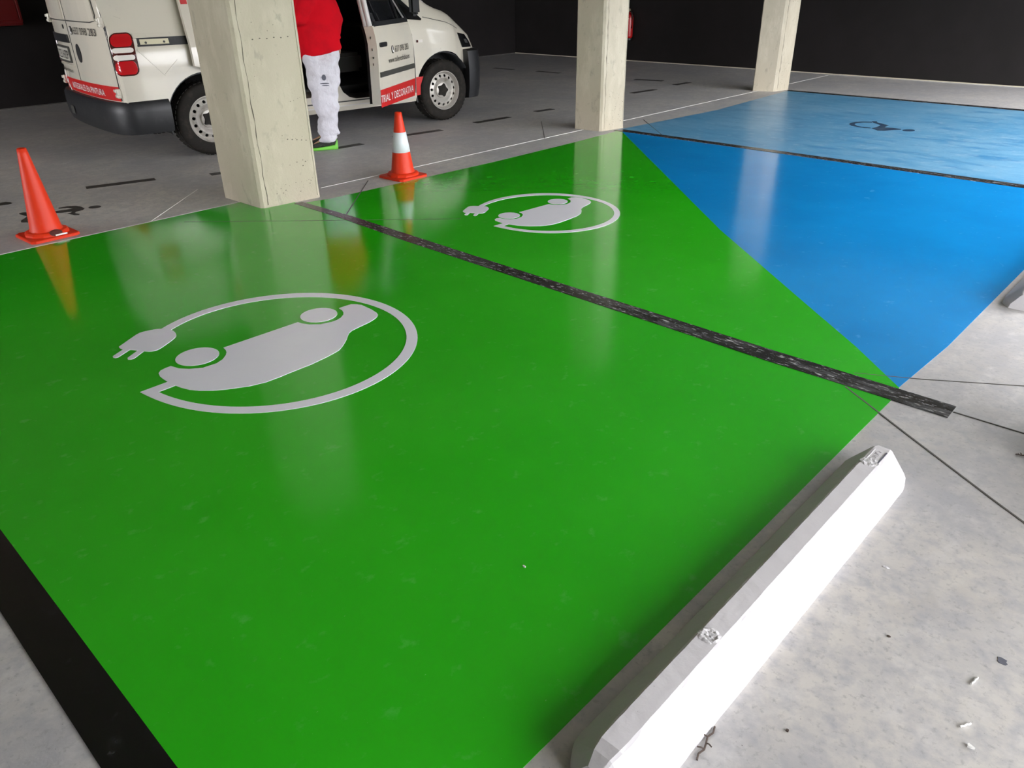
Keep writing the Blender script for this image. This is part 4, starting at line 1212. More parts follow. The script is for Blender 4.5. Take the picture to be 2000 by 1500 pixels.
shape_patch('phone_handset', RR, [(0.035, 1.085), (0.050, 1.088), (0.052, 1.072), (0.045, 1.062), (0.060, 1.046), (0.074, 1.050), (0.078, 1.038), (0.060, 1.034), (0.040, 1.046), (0.030, 1.062)], 'text_white', off=0.009)
# curled emblem of thin white strokes over the left end of the band
bm = bmesh.new()
P = []
for k in range(40):
    a = -0.6 + k * 0.165
    r = 0.028 + 0.0012 * k
    P.append(on_rear(-0.60 + r * math.cos(a) * 0.8, 0.655 + r * math.sin(a), 0.009))
tube(bm, P, 0.0045, 5)
tube(bm, [on_rear(-0.585 + 0.02 * k, 0.60 - 0.012 * k + 0.02 * math.sin(k * 1.9), 0.009) for k in range(9)], 0.0045, 5)
bm_obj('band_emblem', bm, 'text_white', van)
patch('handle_recess', RR, rrect(-0.74, 0.955, -0.10, 1.022, 0.02)[0:0] or [(-0.76, 0.955), (-0.085, 0.955), (-0.10, 1.022), (-0.76, 1.022)], 'black_plastic', nx=10, nz=2, off=0.016, thick=0.03)
pl = patch('number_plate', RR, [(-0.68, 0.800), (-0.17, 0.800), (-0.17, 0.905), (-0.68, 0.905)], 'plate_white', nx=6, nz=2, off=0.014, thick=0.012)
strip_line('plate_frame', RR, dense([(-0.69, 0.79), (-0.16, 0.79), (-0.16, 0.915), (-0.69, 0.915), (-0.69, 0.79)]), 0.014, 'grey_plastic', parent=pl, off=0.017, thick=0.016)
lettering('plate_characters', RR, '0123 HZP', -0.65, 0.815, 0.46, 0.072, 'text_dark', parent=pl, off=0.018)
patch('plate_ledge', RR, [(-0.72, 0.750), (-0.12, 0.750), (-0.12, 0.768), (-0.72, 0.768)], 'van_white', nx=6, nz=1, off=0.014, thick=0.02)
shape_patch('round_vent', RR, ell(0.125, 0.88, 0.064, 0.076), 'interior_dark', off=0.005)
shape_patch('key_lock', RR, ell(-0.18, 1.085, 0.015, 0.018, 14), 'interior_dark', off=0.006)


# --- tail lamps: wrap round the corner
def corner_fn(side):
    def fn(s, z, off):
        # s 0..1 from the side face to the back face
        a = math.radians(lerp(111.5, 133.5, s))
        d = Vector((math.cos(a), math.sin(a)))
        src = Vector((-0.30, 0.50)) + d * 2.0
        p, n = hit((src.x, -src.y * side, z), (-d.x, d.y * side, 0))
        if p is None:
            p = Vector((-0.6, -0.85 * side, z))
        return p + Vector((d.x, -d.y * side, 0)) * off
    return fn


for side in (1, -1):
    fn = corner_fn(side)
    lamp = patch('tail_lamp', fn, [(0.0, 0.735), (1.0, 0.735), (1.0, 1.062), (0.0, 1.062)], 'lamp_dark_red', nx=16, nz=16, off=0.012, thick=0.03, rs=0.30, rz=0.16)
    tag(lamp, 'dark red lamp housing')
    for nm, z0, z1, mm in (('red_lens', 0.958, 1.052, 'lamp_red'), ('clear_lens', 0.912, 0.950, 'lamp_clear'), ('clear_lens', 0.856, 0.896, 'lamp_clear'), ('red_lens', 0.746, 0.848, 'lamp_red')):
        patch(nm, fn, [(0.07, z0), (0.93, z0), (0.93, z1), (0.07, z1)], mm, parent=lamp, nx=14, nz=10, off=0.020, thick=0.01, rs=0.16 if mm == 'lamp_clear' else 0.22, rz=0.45)

# --- right side: rail, panels, red band on the wing, indicator
strip_line('door_rail', S_, dense([(-0.42, 0.982), (0.02, 0.980), (0.70, 0.978)]), 0.066, 'black_plastic', off=0.004)
strip_line('rail_bracket', S_, dense([(-0.395, 0.984), (-0.16, 0.982)]), 0.040, 'rail_metal', off=0.012, thick=0.012)
for xx in (-0.35, -0.20):
    shape_patch('rail_bolt', S_, ell(xx, 0.978, 0.009, 0.009, 12), 'grey_plastic', off=0.016)
box('rail_end', tuple(on_side(-0.43, 0.984, -0.002)), (0.03, 0.02, 0.06), 'van_white', van, 0.005)
strip_line('panel_crease', S_, dense([(-0.43, 0.93), (-0.25, 0.72), (-0.12, 0.83)], 0.03), 0.012, 'van_white', off=0.005)
strip_line('panel_crease', S_, dense([(-0.44, 1.045), (-0.16, 1.035)], 0.03), 0.010, 'van_white', off=0.005)
strip_line('wing_seam', S_, dense([(2.28, 1.035), (2.325, 0.90), (2.34, 0.60), (2.335, 0.33)]), 0.008, 'black_plastic')
shape_patch('red_band', S_, [(2.345, 0.300), (2.395, 0.305), (2.40, 0.40), (2.44, 0.485), (2.345, 0.485)], 'van_red', off=0.004)
patch('side_indicator', S_, [(2.375, 0.822), (2.452, 0.822), (2.452, 0.850), (2.375, 0.850)], 'lamp_clear', nx=3, nz=1, off=0.010, thick=0.014)
patch('indicator_tip', S_, [(2.375, 0.824), (2.392, 0.824), (2.392, 0.848), (2.375, 0.848)], 'lamp_dark_red', nx=2, nz=1, off=0.012, thick=0.014)
qw = shape_patch('quarter_window', S_, [(2.22, 1.055), (2.47, 1.030), (2.48, 1.045), (2.36, 1.155), (2.20, 1.30), (2.05, 1.42), (2.12, 1.25)], 'dark_glass', off=0.006)
# bonnet seam and windscreen
strip_line('bonnet_seam', S_, dense([(2.50, 1.06), (2.80, 1.000), (3.02, 0.925)]), 0.006, 'grey_plastic')


def on_top(x, l, off):
    p, n = hit((x, -l, 3.0), (0, 0, -1))
    if p is None:
        p = Vector((x, -l, 1.0))
    return Vector((x, -l, p.z + off))


patch('windscreen', on_top, [(1.93, -0.60), (2.62, -0.70), (2.62, 0.70), (1.93, 0.60)], 'dark_glass', nx=8, nz=12, off=0.006, thick=0.008)


def on_nose(l, z, off):
    # towards the rear from the front, for lamps and grille
    p, n = hit((5.0, -l, z), (-1, 0, 0))
    if p is None:
        return Vector((3.2, -l, z))
    return p + Vector((off, 0, 0))


def headlamp_fn(side):
    def fn(s, z, off):
        a = math.radians(lerp(82, 20, s))
        o = Vector((2.93, 0.60))
        d = Vector((math.cos(a), math.sin(a)))
        src = o + d * 1.5
        p, n = hit((src.x, -src.y * side, z), (-d.x, d.y * side, 0))
        if p is None:
            p = Vector(((o + d * 0.2).x, -(o + d * 0.2).y * side, z))
        return p + Vector((d.x, -d.y * side, 0)) * off
    return fn


for side in (1, -1):
    fn = headlamp_fn(side)
    hl = patch('headlamp', fn, [(0.34, 0.735), (1.0, 0.725), (0.9, 0.86), (0.16, 0.885)], 'dark_glass', nx=10, nz=4, off=0.010, thick=0.03)
    patch('lamp_reflector', fn, [(0.62, 0.775), (0.82, 0.77), (0.82, 0.81), (0.62, 0.815)], 'grey_plastic', parent=hl, nx=5, nz=2, off=0.012, thick=0.004)
patch('front_grille', on_nose, [(-0.36, 0.735), (0.36, 0.735), (0.36, 0.80), (-0.36, 0.80)], 'black_plastic', nx=8, nz=2, off=0.008, thick=0.02)
# windows of the far side
shape_patch('side_window', SL, [(1.42, 1.08), (2.20, 1.06), (1.84, 1.60), (1.44, 1.62)], 'dark_glass', off=0.006)
strip_line('wing_seam', SL, dense([(2.28, 1.035), (2.33, 0.85), (2.33, 0.35)]), 0.008, 'black_plastic')
strip_line('door_seam', SL, dense([(1.36, 1.64), (1.36, 0.36)]), 0.008, 'black_plastic')


# --- front door, swung open about its hinge
PHI = math.radians(34)
HX, HL = 2.315, 0.845


def swing(v):
    """closed door point (local x, y) -> opened"""
    dx, dl = v[0] - HX, -v[1] - HL
    c, s = math.cos(PHI), math.sin(PHI)
    x = dx * c + dl * s
    l = -dx * s + dl * c
    return Vector((HX + x, -(HL + l), v[2]))


DS = lambda u, z, o: swing(on_side(u, z, o))


def door_solid(name, pts, thick, m, parent, off=0.006, fn=DS, inner_m=None):
    bm = bmesh.new()
    n = len(pts)
    top = [bm.verts.new(fn(p[0], p[1], off)) for p in pts]
    bot = [bm.verts.new(fn(p[0], p[1], off - thick)) for p in pts]
    # triangulate the outline
    tr = tessellate_polygon([[Vector((p[0], p[1], 0)) for p in pts]])
    for t in tr:
        bm.faces.new([top[i] for i in t])
        bm.faces.new([bot[i] for i in reversed(t)])
    for i in range(n):
        bm.faces.new((top[(i + 1) % n], top[i], bot[i], bot[(i + 1) % n]))
    return bm_obj(name, bm, m, parent)


low = dense([(1.385, 1.03), (1.375, 0.80), (1.375, 0.55), (1.385, 0.335), (2.20, 0.325), (2.29, 0.36), (2.312, 0.60), (2.312, 0.85), (2.275, 1.03), (1.39, 1.03)], 0.06)[:-1]
# lower panel as horizontal slices so it keeps the hull's curve
rows_z = [0.335, 0.40, 0.48, 0.56, 0.64, 0.72, 0.80, 0.88, 0.95, 1.0, 1.032]
XR = lambda z: interp([(0.30, 1.385), (0.55, 1.375), (0.80, 1.377), (1.03, 1.388)], z)
XF = lambda z: interp([(0.30, 2.235), (0.36, 2.29), (0.60, 2.312), (0.85, 2.312), (1.03, 2.275)], z)


def slab(name, off0, off1, m, parent, x_in=0.0, rz=rows_z, xf_in=0.0):
    bm = bmesh.new()
    NX = 12
    g = []
    for off in (off0, off1):
        lay = []
        for z in rz:
            a, b = XR(z) + x_in, XF(z) - xf_in
            lay.append([bm.verts.new(DS(lerp(a, b, i / NX), z, off)) for i in range(NX + 1)])
        g.append(lay)
    R_ = len(rz)
    for j in range(R_ - 1):
        for i in range(NX):
            bm.faces.new((g[0][j][i], g[0][j][i + 1], g[0][j + 1][i + 1], g[0][j + 1][i]))
            bm.faces.new((g[1][j + 1][i], g[1][j + 1][i + 1], g[1][j][i + 1], g[1][j][i]))
        bm.faces.new((g[0][j + 1][0], g[1][j + 1][0], g[1][j][0], g[0][j][0]))
        bm.faces.new((g[0][j][NX], g[1][j][NX], g[1][j + 1][NX], g[0][j + 1][NX]))
    for i in range(NX):
        bm.faces.new((g[0][0][i + 1], g[0][0][i], g[1][0][i], g[1][0][i + 1]))
        bm.faces.new((g[0][-1][i], g[0][-1][i + 1], g[1][-1][i + 1], g[1][-1][i]))
    return bm_obj(name, bm, m, parent)


door = slab('front_door', 0.006, -0.085, 'van_white', van)
tag(door, 'open front passenger door')
slab('door_trim_panel', -0.075, -0.135, 'interior_dark', door, x_in=0.05, xf_in=0.05)
# window frame and glass
fr = [(1.388, 1.03), (1.41, 1.35), (1.45, 1.60), (1.50, 1.645), (1.84, 1.625), (2.275, 1.03)]
bm = bmesh.new()
pts = [on_side(p[0], p[1], 0.0) for p in dense(fr, 0.08)]
for off_in, rr in ((0.0, 0.026),):
    tube(bm, [swing(Vector((p.x, p.y + 0.022, p.z))) for p in pts], 0.026, 8)
    tube(bm, [swing(Vector((p.x, p.y + 0.060, p.z))) for p in pts], 0.024, 8)
bm_obj('window_frame', bm, 'van_inner_white', door, smooth=True)
gl = [(1.41, 1.035), (1.43, 1.35), (1.47, 1.60), (1.83, 1.60), (2.24, 1.035)]
g2 = door_solid('window_glass', dense(gl + [gl[0]], 0.1)[:-1], 0.005, 'dark_glass', door, off=-0.012)
strip_line('window_seal', DS, dense([(1.42, 1.045), (2.27, 1.045)]), 0.040, 'black_plastic', parent=door, off=0.010, thick=0.02)
strip_line('window_seal', DS, dense([(2.27, 1.045), (1.86, 1.60)]), 0.030, 'black_plastic', parent=door, off=0.012, thick=0.02)
strip_line('window_post', DS, dense([(2.06, 1.05), (2.02, 1.38)]), 0.035, 'black_plastic', parent=door, off=0.006, thick=0.012)
# handle, moulding, sticker band, lettering
hnd = shape_patch('door_handle', DS, rrect(1.44, 0.845, 1.60, 0.885, 0.018), 'black_plastic', parent=door, off=0.020, thick=0.016)
strip_line('side_moulding', DS, dense([(1.40, 0.605), (2.29, 0.605)]), 0.045, 'grey_plastic', parent=door, off=0.018, thick=0.016)
patch('red_band', DS, [(1.386, 0.31), (2.29, 0.305), (2.312, 0.478), (1.380, 0.470)], 'van_red', parent=door, nx=12, nz=3, off=0.010, thick=0.003)
lettering('band_word', DS, 'TRIAL Y DECORATIVA', 1.375, 0.353, 0.865, 0.068, 'text_white', parent=door, off=0.014)
lettering('phone_digits', DS, '637 098 283', 1.80, 0.776, 0.36, 0.056, 'text_dark', parent=door, off=0.010)
shape_patch('phone_symbol', DS, ell(1.745, 0.805, 0.027, 0.036, 20), 'text_dark', parent=door, off=0.010)
shape_patch('phone_handset', DS, [(x_ - 0.03, z_) for x_, z_ in [(1.765, 0.83), (1.777, 0.832), (1.778, 0.815), (1.772, 0.806), (1.783, 0.79), (1.793, 0.792), (1.795, 0.78), (1.780, 0.777), (1.766, 0.79), (1.759, 0.806)]], 'text_white', parent=door, off=0.013)
lettering('web_address', DS, 'www.tallereshibia.es', 1.62, 0.690, 0.55, 0.050, 'text_dark', parent=door, off=0.010)
for z_ in (0.93, 0.83, 0.70):
    c = swing(Vector((XR(z_) - 0.0005, on_side(1.40, z_, 0).y + 0.045, z_)))
    bm = bmesh.new()
    lathe(bm, [(0, -0.002), (0.011, -0.002), (0.011, 0.004), (0, 0.004)], 12, Matrix.Translation(c) @ Matrix.Rotation(-PHI, 4, 'Z') @ Matrix.Rotation(math.radians(90), 4, 'Y'))
    bm_obj('shut_face_hole', bm, 'interior_dark', door)
lc = swing(Vector((XR(0.76), on_side(1.40, 0.76, 0).y + 0.04, 0.76)))
box('door_latch', tuple(lc), (0.012, 0.05, 0.014), 'black_plastic', door, rot=Matrix.Rotation(-PHI, 4, 'Z'))
# wing mirror
bm = bmesh.new()
bm_box(bm, (0, 0, 0), (0.10, 0.18, 0.26))
bmesh.ops.bevel(bm, geom=list(bm.edges), offset=0.035, segments=3, affect='EDGES')
bm_box(bm, (0.0, 0.10, -0.09), (0.07, 0.10, 0.06))
mc = swing(Vector((2.12, -1.00, 1.215)))
bmesh.ops.transform(bm, matrix=Matrix.Translation(mc) @ Matrix.Rotation(-PHI, 4, 'Z'), verts=bm.verts)
mir = bm_obj('wing_mirror', bm, 'black_plastic', door)
bm = bmesh.new()
bm_box(bm, (-0.052, 0, 0), (0.004, 0.14, 0.20))
bmesh.ops.transform(bm, matrix=Matrix.Translation(mc) @ Matrix.Rotation(-PHI, 4, 'Z'), verts=bm.verts)
bm_obj('mirror_glass', bm, 'dark_glass', mir)

# --- sliding door, run back along the side
bm = bmesh.new()
NZ = 18
g = []
zz = [0.335 + (1.66 - 0.335) * k / NZ for k in range(NZ + 1)]


def slide_x0(z):
    r = 0.40
    dz = z - 0.325
    x0 = -0.012
    if dz < r:
        x0 = max(x0, WX[0] + math.sqrt(max(0, r * r - dz * dz)) if True else x0)
    return x0


for off in (0.075, 0.030):
    lay = []
    for z in zz:
        a = slide_x0(z)
        lay.append([bm.verts.new(on_side(lerp(a, 0.72, i / 8), z, off)) for i in range(9)])
    g.append(lay)
for j in range(NZ):
    for i in range(8):
        bm.faces.new((g[0][j][i], g[0][j][i + 1], g[0][j + 1][i + 1], g[0][j + 1][i]))
        bm.faces.new((g[1][j + 1][i], g[1][j + 1][i + 1], g[1][j][i + 1], g[1][j][i]))
    bm.faces.new((g[0][j + 1][0], g[1][j + 1][0], g[1][j][0], g[0][j][0]))
    bm.faces.new((g[0][j][8], g[1][j][8], g[1][j + 1][8], g[0][j + 1][8]))
for i in range(8):
    bm.faces.new((g[0][0][i + 1], g[0][0][i], g[1][0][i], g[1][0][i + 1]))
    bm.faces.new((g[0][-1][i], g[0][-1][i + 1], g[1][-1][i + 1], g[1][-1][i]))
sd_ = bm_obj('sliding_door', bm, 'van_white', van)
tag(sd_, 'sliding side door pushed back behind the pillar')
patch('red_sticker', S_, [(0.0, 1.255), (0.055, 1.255), (0.055, 1.42), (0.0, 1.42)], 'van_red', parent=sd_, nx=2, nz=3, off=0.079, thick=0.003)
strip_line('side_moulding', S_, dense([(0.45, 0.605), (0.71, 0.605)]), 0.045, 'grey_plastic', parent=sd_, off=0.088, thick=0.016)
patch('red_band', S_, [(0.47, 0.34), (0.71, 0.34), (0.71, 0.47), (0.44, 0.47)], 'van_red', parent=sd_, nx=3, nz=2, off=0.079, thick=0.003)

tag(van, 'white panel van with red bands and its side door open, behind the large pillar', 'van')


# ================================================================ the painter at the van
def skin_mesh(V, E, R_, root, sub=2, smooth=True):
    me = bpy.data.meshes.new('sk')
    me.from_pydata([tuple(v) for v in V], E, [])
    o = bpy.data.objects.new('sk', me)
    COL.objects.link(o)
    o.modifiers.new('skin', 'SKIN')
    if not me.skin_vertices:
        bpy.context.view_layer.objects.active = o
    sv = me.skin_vertices[0].data if me.skin_vertices else None
    for i, r in enumerate(R_):
        sv[i].radius = r if isinstance(r, tuple) else (r, r)
        sv[i].use_root = (i == root)
    md = o.modifiers.new('sub', 'SUBSURF')
    md.levels = sub
    md.render_levels = sub
    out = evaluated(o)
    drop(o)
    return out


LV = Vector((0.56, 0.829, 0)).normalized()    # the way the person faces
AW = Vector((0.829, -0.56, 0)).normalized()     # across, away from the camera
HEEL = Vector((6.30, -4.262, 0))


def PP(a, d, z):
    return HEEL + LV * a + AW * d + Vector((0, 0, z))


person = empty('person', tuple(PP(0.08, 0.09, 0)))
PO = Vector(person.location)
Q = lambda a, d, z: PP(a, d, z) - PO
# joints
hipL, hipR = Q(0.06, 0.03, 0.86), Q(0.07, 0.17, 0.86)
pel = Q(0.055, 0.10, 0.93)
kneL, ankL, toeL = Q(0.065, 0.0, 0.47), Q(0.078, 0.0, 0.10), Q(0.23, -0.01, 0.045)
kneR, ankR, toeR = Q(0.07, 0.19, 0.47), Q(0.085, 0.20, 0.10), Q(0.24, 0.20, 0.045)
wai, che, nek, hea = Q(0.05, 0.10, 1.05), Q(0.06, 0.10, 1.26), Q(0.12, 0.10, 1.46), Q(0.145, 0.10, 1.54)
shL, shR = Q(0.080, -0.075, 1.345), Q(0.080, 0.275, 1.345)
elL, wrL = Q(0.20, -0.10, 1.12), Q(0.43, -0.04, 1.10)
elR, wrR = Q(-0.03, 0.33, 1.10), Q(-0.10, 0.32, 0.92)


def head_part(parent):
    bm = bmesh.new()
    bmesh.ops.create_uvsphere(bm, u_segments=24, v_segments=18, radius=1.0)
    hc = Q(0.170, 0.10, 1.595)
    # face direction (left), tilted downwards
    Fd = LV.copy()
    Sd = Vector((Fd.y, -Fd.x, 0))
    for v in bm.verts:
        x, y, z = v.co
        f_, s_, u_ = x * 0.096, y * 0.076, z * 0.120
        if z < 0:
            f_ += 0.012 * (-z)
            s_ *= 1 - 0.28 * (-z)
        if x > 0.9 and abs(z + 0.05) < 0.3:
            f_ += 0.004
        v.co = (f_, s_, u_)
    # nose, ears, eyes and mouth
    def blob(c, s):
        r = bmesh.ops.create_uvsphere(bm, u_segments=10, v_segments=8, radius=1.0)
        bmesh.ops.transform(bm, matrix=Matrix.Translation(c) @ Matrix.Diagonal((*s, 1)), verts=r['verts'])
    blob((0.102, 0, -0.018), (0.018, 0.013, 0.024))
    blob((0.0, 0.076, -0.01), (0.018, 0.010, 0.030))
    blob((0.0, -0.076, -0.01), (0.018, 0.010, 0.030))
    blob((0.094, 0, -0.062), (0.008, 0.024, 0.006))
    tilt = Matrix.Rotation(math.radians(28), 4, 'Y')
    R3 = Matrix(((Fd.x, -Sd.x, 0, hc.x), (Fd.y, -Sd.y, 0, hc.y), (0, 0, 1, hc.z), (0, 0, 0, 1)))
    bmesh.ops.transform(bm, matrix=R3 @ tilt, verts=bm.verts)
    h = bm_obj('head', bm, 'skin', parent, smooth=True)
    for s in (1, -1):
        bm = bmesh.new()
        r = bmesh.ops.create_uvsphere(bm, u_segments=10, v_segments=8, radius=0.012)
        bmesh.ops.translate(bm, vec=(0.082, 0.031 * s, 0.002), verts=r['verts'])
        bmesh.ops.transform(bm, matrix=R3 @ tilt, verts=bm.verts)
        bm_obj('eye', bm, 'eye_white', h, smooth=True)
    bm = bmesh.new()
    bmesh.ops.create_uvsphere(bm, u_segments=24, v_segments=18, radius=1.0)
    kill = [v for v in bm.verts if (v.co.x > 0.45 and v.co.z < 0.62) or v.co.z < -0.35 or (v.co.x > 0.1 and v.co.z < 0.1)]
    bmesh.ops.delete(bm, geom=kill, context='VERTS')
    for v in bm.verts:
        v.co = (v.co.x * 0.104 - 0.002, v.co.y * 0.084, v.co.z * 0.128)
    bmesh.ops.transform(bm, matrix=R3 @ tilt, verts=bm.verts)
    bm_obj('hair', bm, 'hair', h, smooth=True)


def hand_chain(w_, d, side, V, E, R_, wi):
    """palm, four fingers and a thumb rooted in the palm; d = pointing direction"""
    d = d.normalized()
    sv = side.normalized()
    up = d.cross(sv).normalized()
    palm = len(V)
    V.append(w_ + d * 0.05)
    R_.append((0.030, 0.018))
    E.append((wi, palm))
    for k, ln in enumerate((0.070, 0.080, 0.075, 0.058)):
        o = sv * (0.030 - 0.020 * k)
        base = w_ + d * 0.075 + o
        i0 = len(V)
        V.append(base)
        R_.append((0.010, 0.010))
        V.append(base + d * ln * 0.45 + up * 0.006)
        R_.append((0.009, 0.009))
        V.append(base + d * ln * 0.8 + up * 0.022)
        R_.append((0.0075, 0.0075))
        E += [(palm, i0), (i0, i0 + 1), (i0 + 1, i0 + 2)]
    i0 = len(V)
    V.append(w_ + d * 0.035 + sv * 0.036)
    R_.append((0.011, 0.011))
    V.append(w_ + d * 0.070 + sv * 0.056 + up * 0.01)
    R_.append((0.0095, 0.0095))
    E += [(palm, i0), (i0, i0 + 1)]


V = [pel, wai, che, nek, hea, shL, elL, wrL, shR, elR, wrR, hipL, kneL, ankL, toeL, hipR, kneR, ankR, toeR]
E = [(0, 1), (1, 2), (2, 3), (3, 4), (2, 5), (5, 6), (6, 7), (2, 8), (8, 9), (9, 10), (0, 11), (11, 12), (12, 13), (13, 14), (0, 15), (15, 16), (16, 17), (17, 18)]
R_ = [(0.14, 0.12), (0.13, 0.11), (0.14, 0.12), (0.052, 0.052), (0.052, 0.052), 0.036, 0.036, 0.026, 0.036, 0.036, 0.026, 0.085, 0.055, 0.034, 0.014, 0.085, 0.055, 0.034, 0.014]
hand_chain(wrL, (wrL - elL), Vector((0, 0, 1)), V, E, R_, 7)
hand_chain(wrR, Vector((0, 0, -1)) + LV * 0.15, LV, V, E, R_, 10)
bme = skin_mesh(V, E, R_, 0, 2)
bme.name = 'body'
bo = link('body', bme, 'skin', person, True)
head_part(person)



def cloth_rings(bm, rings, n=20):
    """closed loft; ring = (centre, half along LV, half along AW, tilt of z along LV)"""
    rows = []
    for (c, ra, rd, tl) in rings:
        row = []
        for k in range(n):
            t = 2 * math.pi * k / n
            ca, sa = math.cos(t), math.sin(t)
            u_ = ra * math.copysign(abs(ca) ** 0.85, ca)
            v_ = rd * math.copysign(abs(sa) ** 0.85, sa)
            row.append(bm.verts.new(c + LV * u_ + AW * v_ + Vector((0, 0, -tl * u_))))
        rows.append(row)
    for A, B in zip(rows, rows[1:]):
        for k in range(n):
            bm.faces.new((A[k], A[(k + 1) % n], B[(k + 1) % n], B[k]))
    bm.faces.new(rows[0][::-1])
    bm.faces.new(rows[-1])


def cloth(name, bm, m_, parent, voxel, wrinkle):
    bmesh.ops.recalc_face_normals(bm, faces=bm.faces)
    me = bpy.data.meshes.new(name)
    bm.to_mesh(me)
    bm.free()
    o = bpy.data.objects.new('tmp', me)
    COL.objects.link(o)
    md = o.modifiers.new('r', 'REMESH')
    md.mode = 'VOXEL'
    md.voxel_size = voxel
    sm_ = o.modifiers.new('s', 'SMOOTH')
    sm_.iterations = 3
    sm_.factor = 0.5
    out = evaluated(o)
    drop(o)
    for v in out.vertices:
        v.co += v.normal * wrinkle(v.co)
    out.name = name
    return link(name, out, m_, parent, True)


# shirt
bm = bmesh.new()
cloth_rings(bm, [(Q(0.053, 0.10, 0.826), 0.180, 0.190, 0.22), (Q(0.055, 0.10, 0.835), 0.186, 0.196, 0.22), (Q(0.060, 0.10, 0.93), 0.190, 0.200, 0.12), (Q(0.058, 0.10, 1.02), 0.212, 0.205, 0.05), (Q(0.058, 0.10, 1.10), 0.224, 0.21, 0.0),
                 (Q(0.062, 0.10, 1.18), 0.220, 0.215, 0.0), (Q(0.068, 0.10, 1.26), 0.200, 0.215, 0.0), (Q(0.080, 0.10, 1.34), 0.165, 0.215, 0.0), (Q(0.095, 0.10, 1.40), 0.12, 0.18, 0.0), (Q(0.110, 0.10, 1.445), 0.075, 0.085, 0.0), (Q(0.118, 0.10, 1.465), 0.065, 0.068, 0.0)])
tube(bm, [shL, (shL + elL) / 2 + Vector((0, 0, -0.005)), elL, (elL + wrL) / 2, wrL - (wrL - elL) * 0.06], [0.088, 0.075, 0.064, 0.056, 0.045], 14)
tube(bm, [shR, (shR + elR) / 2, elR, (elR + wrR) / 2, wrR], [0.088, 0.074, 0.062, 0.054, 0.044], 14)
so = cloth('shirt', bm, 'shirt_red', person, 0.013, lambda c: 0.005 * math.sin(24 * c.z + 10 * c.x - 7 * c.y) + 0.003 * math.sin(50 * c.z - 22 * c.x))
tag(so, 'red long sleeved shirt')

# trousers: seat and two baggy legs in one cloth
bm = bmesh.new()
cloth_rings(bm, [(Q(0.07, 0.10, 0.74), 0.14, 0.15, 0), (Q(0.058, 0.10, 0.80), 0.158, 0.165, 0), (Q(0.052, 0.10, 0.88), 0.162, 0.168, 0), (Q(0.052, 0.10, 0.96), 0.15, 0.155, 0), (Q(0.05, 0.10, 0.99), 0.14, 0.145, 0)])
cloth_rings(bm, [(Q(0.092, 0.0, 0.080), 0.078, 0.066, 0.25), (Q(0.076, 0.0, 0.12), 0.086, 0.078, 0.1), (Q(0.073, 0.0, 0.17), 0.090, 0.080, 0), (Q(0.058, 0.0, 0.285), 0.092, 0.085, 0), (Q(0.070, 0.0, 0.42), 0.118, 0.095, 0), (Q(0.066, 0.003, 0.51), 0.130, 0.100, 0), (Q(0.060, 0.008, 0.64), 0.148, 0.108, 0), (Q(0.058, 0.02, 0.76), 0.158, 0.115, 0), (Q(0.055, 0.04, 0.86), 0.160, 0.11, 0)])
cloth_rings(bm, [(Q(0.09, 0.20, 0.06), 0.072, 0.070, 0), (Q(0.085, 0.20, 0.17), 0.080, 0.08, 0), (Q(0.07, 0.20, 0.285), 0.084, 0.085, 0), (Q(0.075, 0.195, 0.47), 0.108, 0.095, 0), (Q(0.08, 0.19, 0.64), 0.130, 0.105, 0), (Q(0.065, 0.18, 0.78), 0.145, 0.11, 0), (Q(0.055, 0.16, 0.86), 0.15, 0.11, 0)])


def trouser_wrinkle(c):
    return 0.007 * math.sin(30 * c.z + 16 * c.x + 2.5 * math.sin(11 * c.y)) + 0.005 * math.sin(55 * c.z - 28 * c.y + 10 * c.x) + (0.010 * math.sin(95 * c.z + 8 * c.x) if c.z < 0.16 else 0.0)


to = cloth('trousers', bm, 'trouser_white', person, 0.012, trouser_wrinkle)
tme = to.data
tag(to, 'baggy white painter trousers')
# pocket print on the near thigh
cc = Q(0.055, -0.107, 0.60)
bm = bmesh.new()
Zv = Vector((0, 0, 1))
for k in range(14):
    a = 2 * math.pi * k / 14
for (da, dz, sa, sz) in ((0.0, 0.045, 0.019, 0.026), (0.0, -0.005, 0.042, 0.006), (-0.006, -0.022, 0.034, 0.0045)):
    ring = []
    for k in range(14):
        a = 2 * math.pi * k / 14
        u_ = da + sa * math.cos(a)
        z_ = dz + sz * math.sin(a)
        P3 = cc + LV * u_ + Zv * z_
        # lay on the cloth
        ring.append(P3)
    TB = BVHTree.FromPolygons([v.co[:] for v in tme.vertices], [tuple(p.vertices) for p in tme.polygons]) if da == 0.0 and dz == 0.045 else TB
    vs = []
    for P3 in ring:
        h_ = TB.ray_cast(P3 - AW * 0.5, AW)
        vs.append(bm.verts.new((h_[0] if h_[0] is not None else P3) - AW * 0.003))
    bm.faces.new(vs)
bm_obj('pocket_print', bm, 'scrap_grey', to)


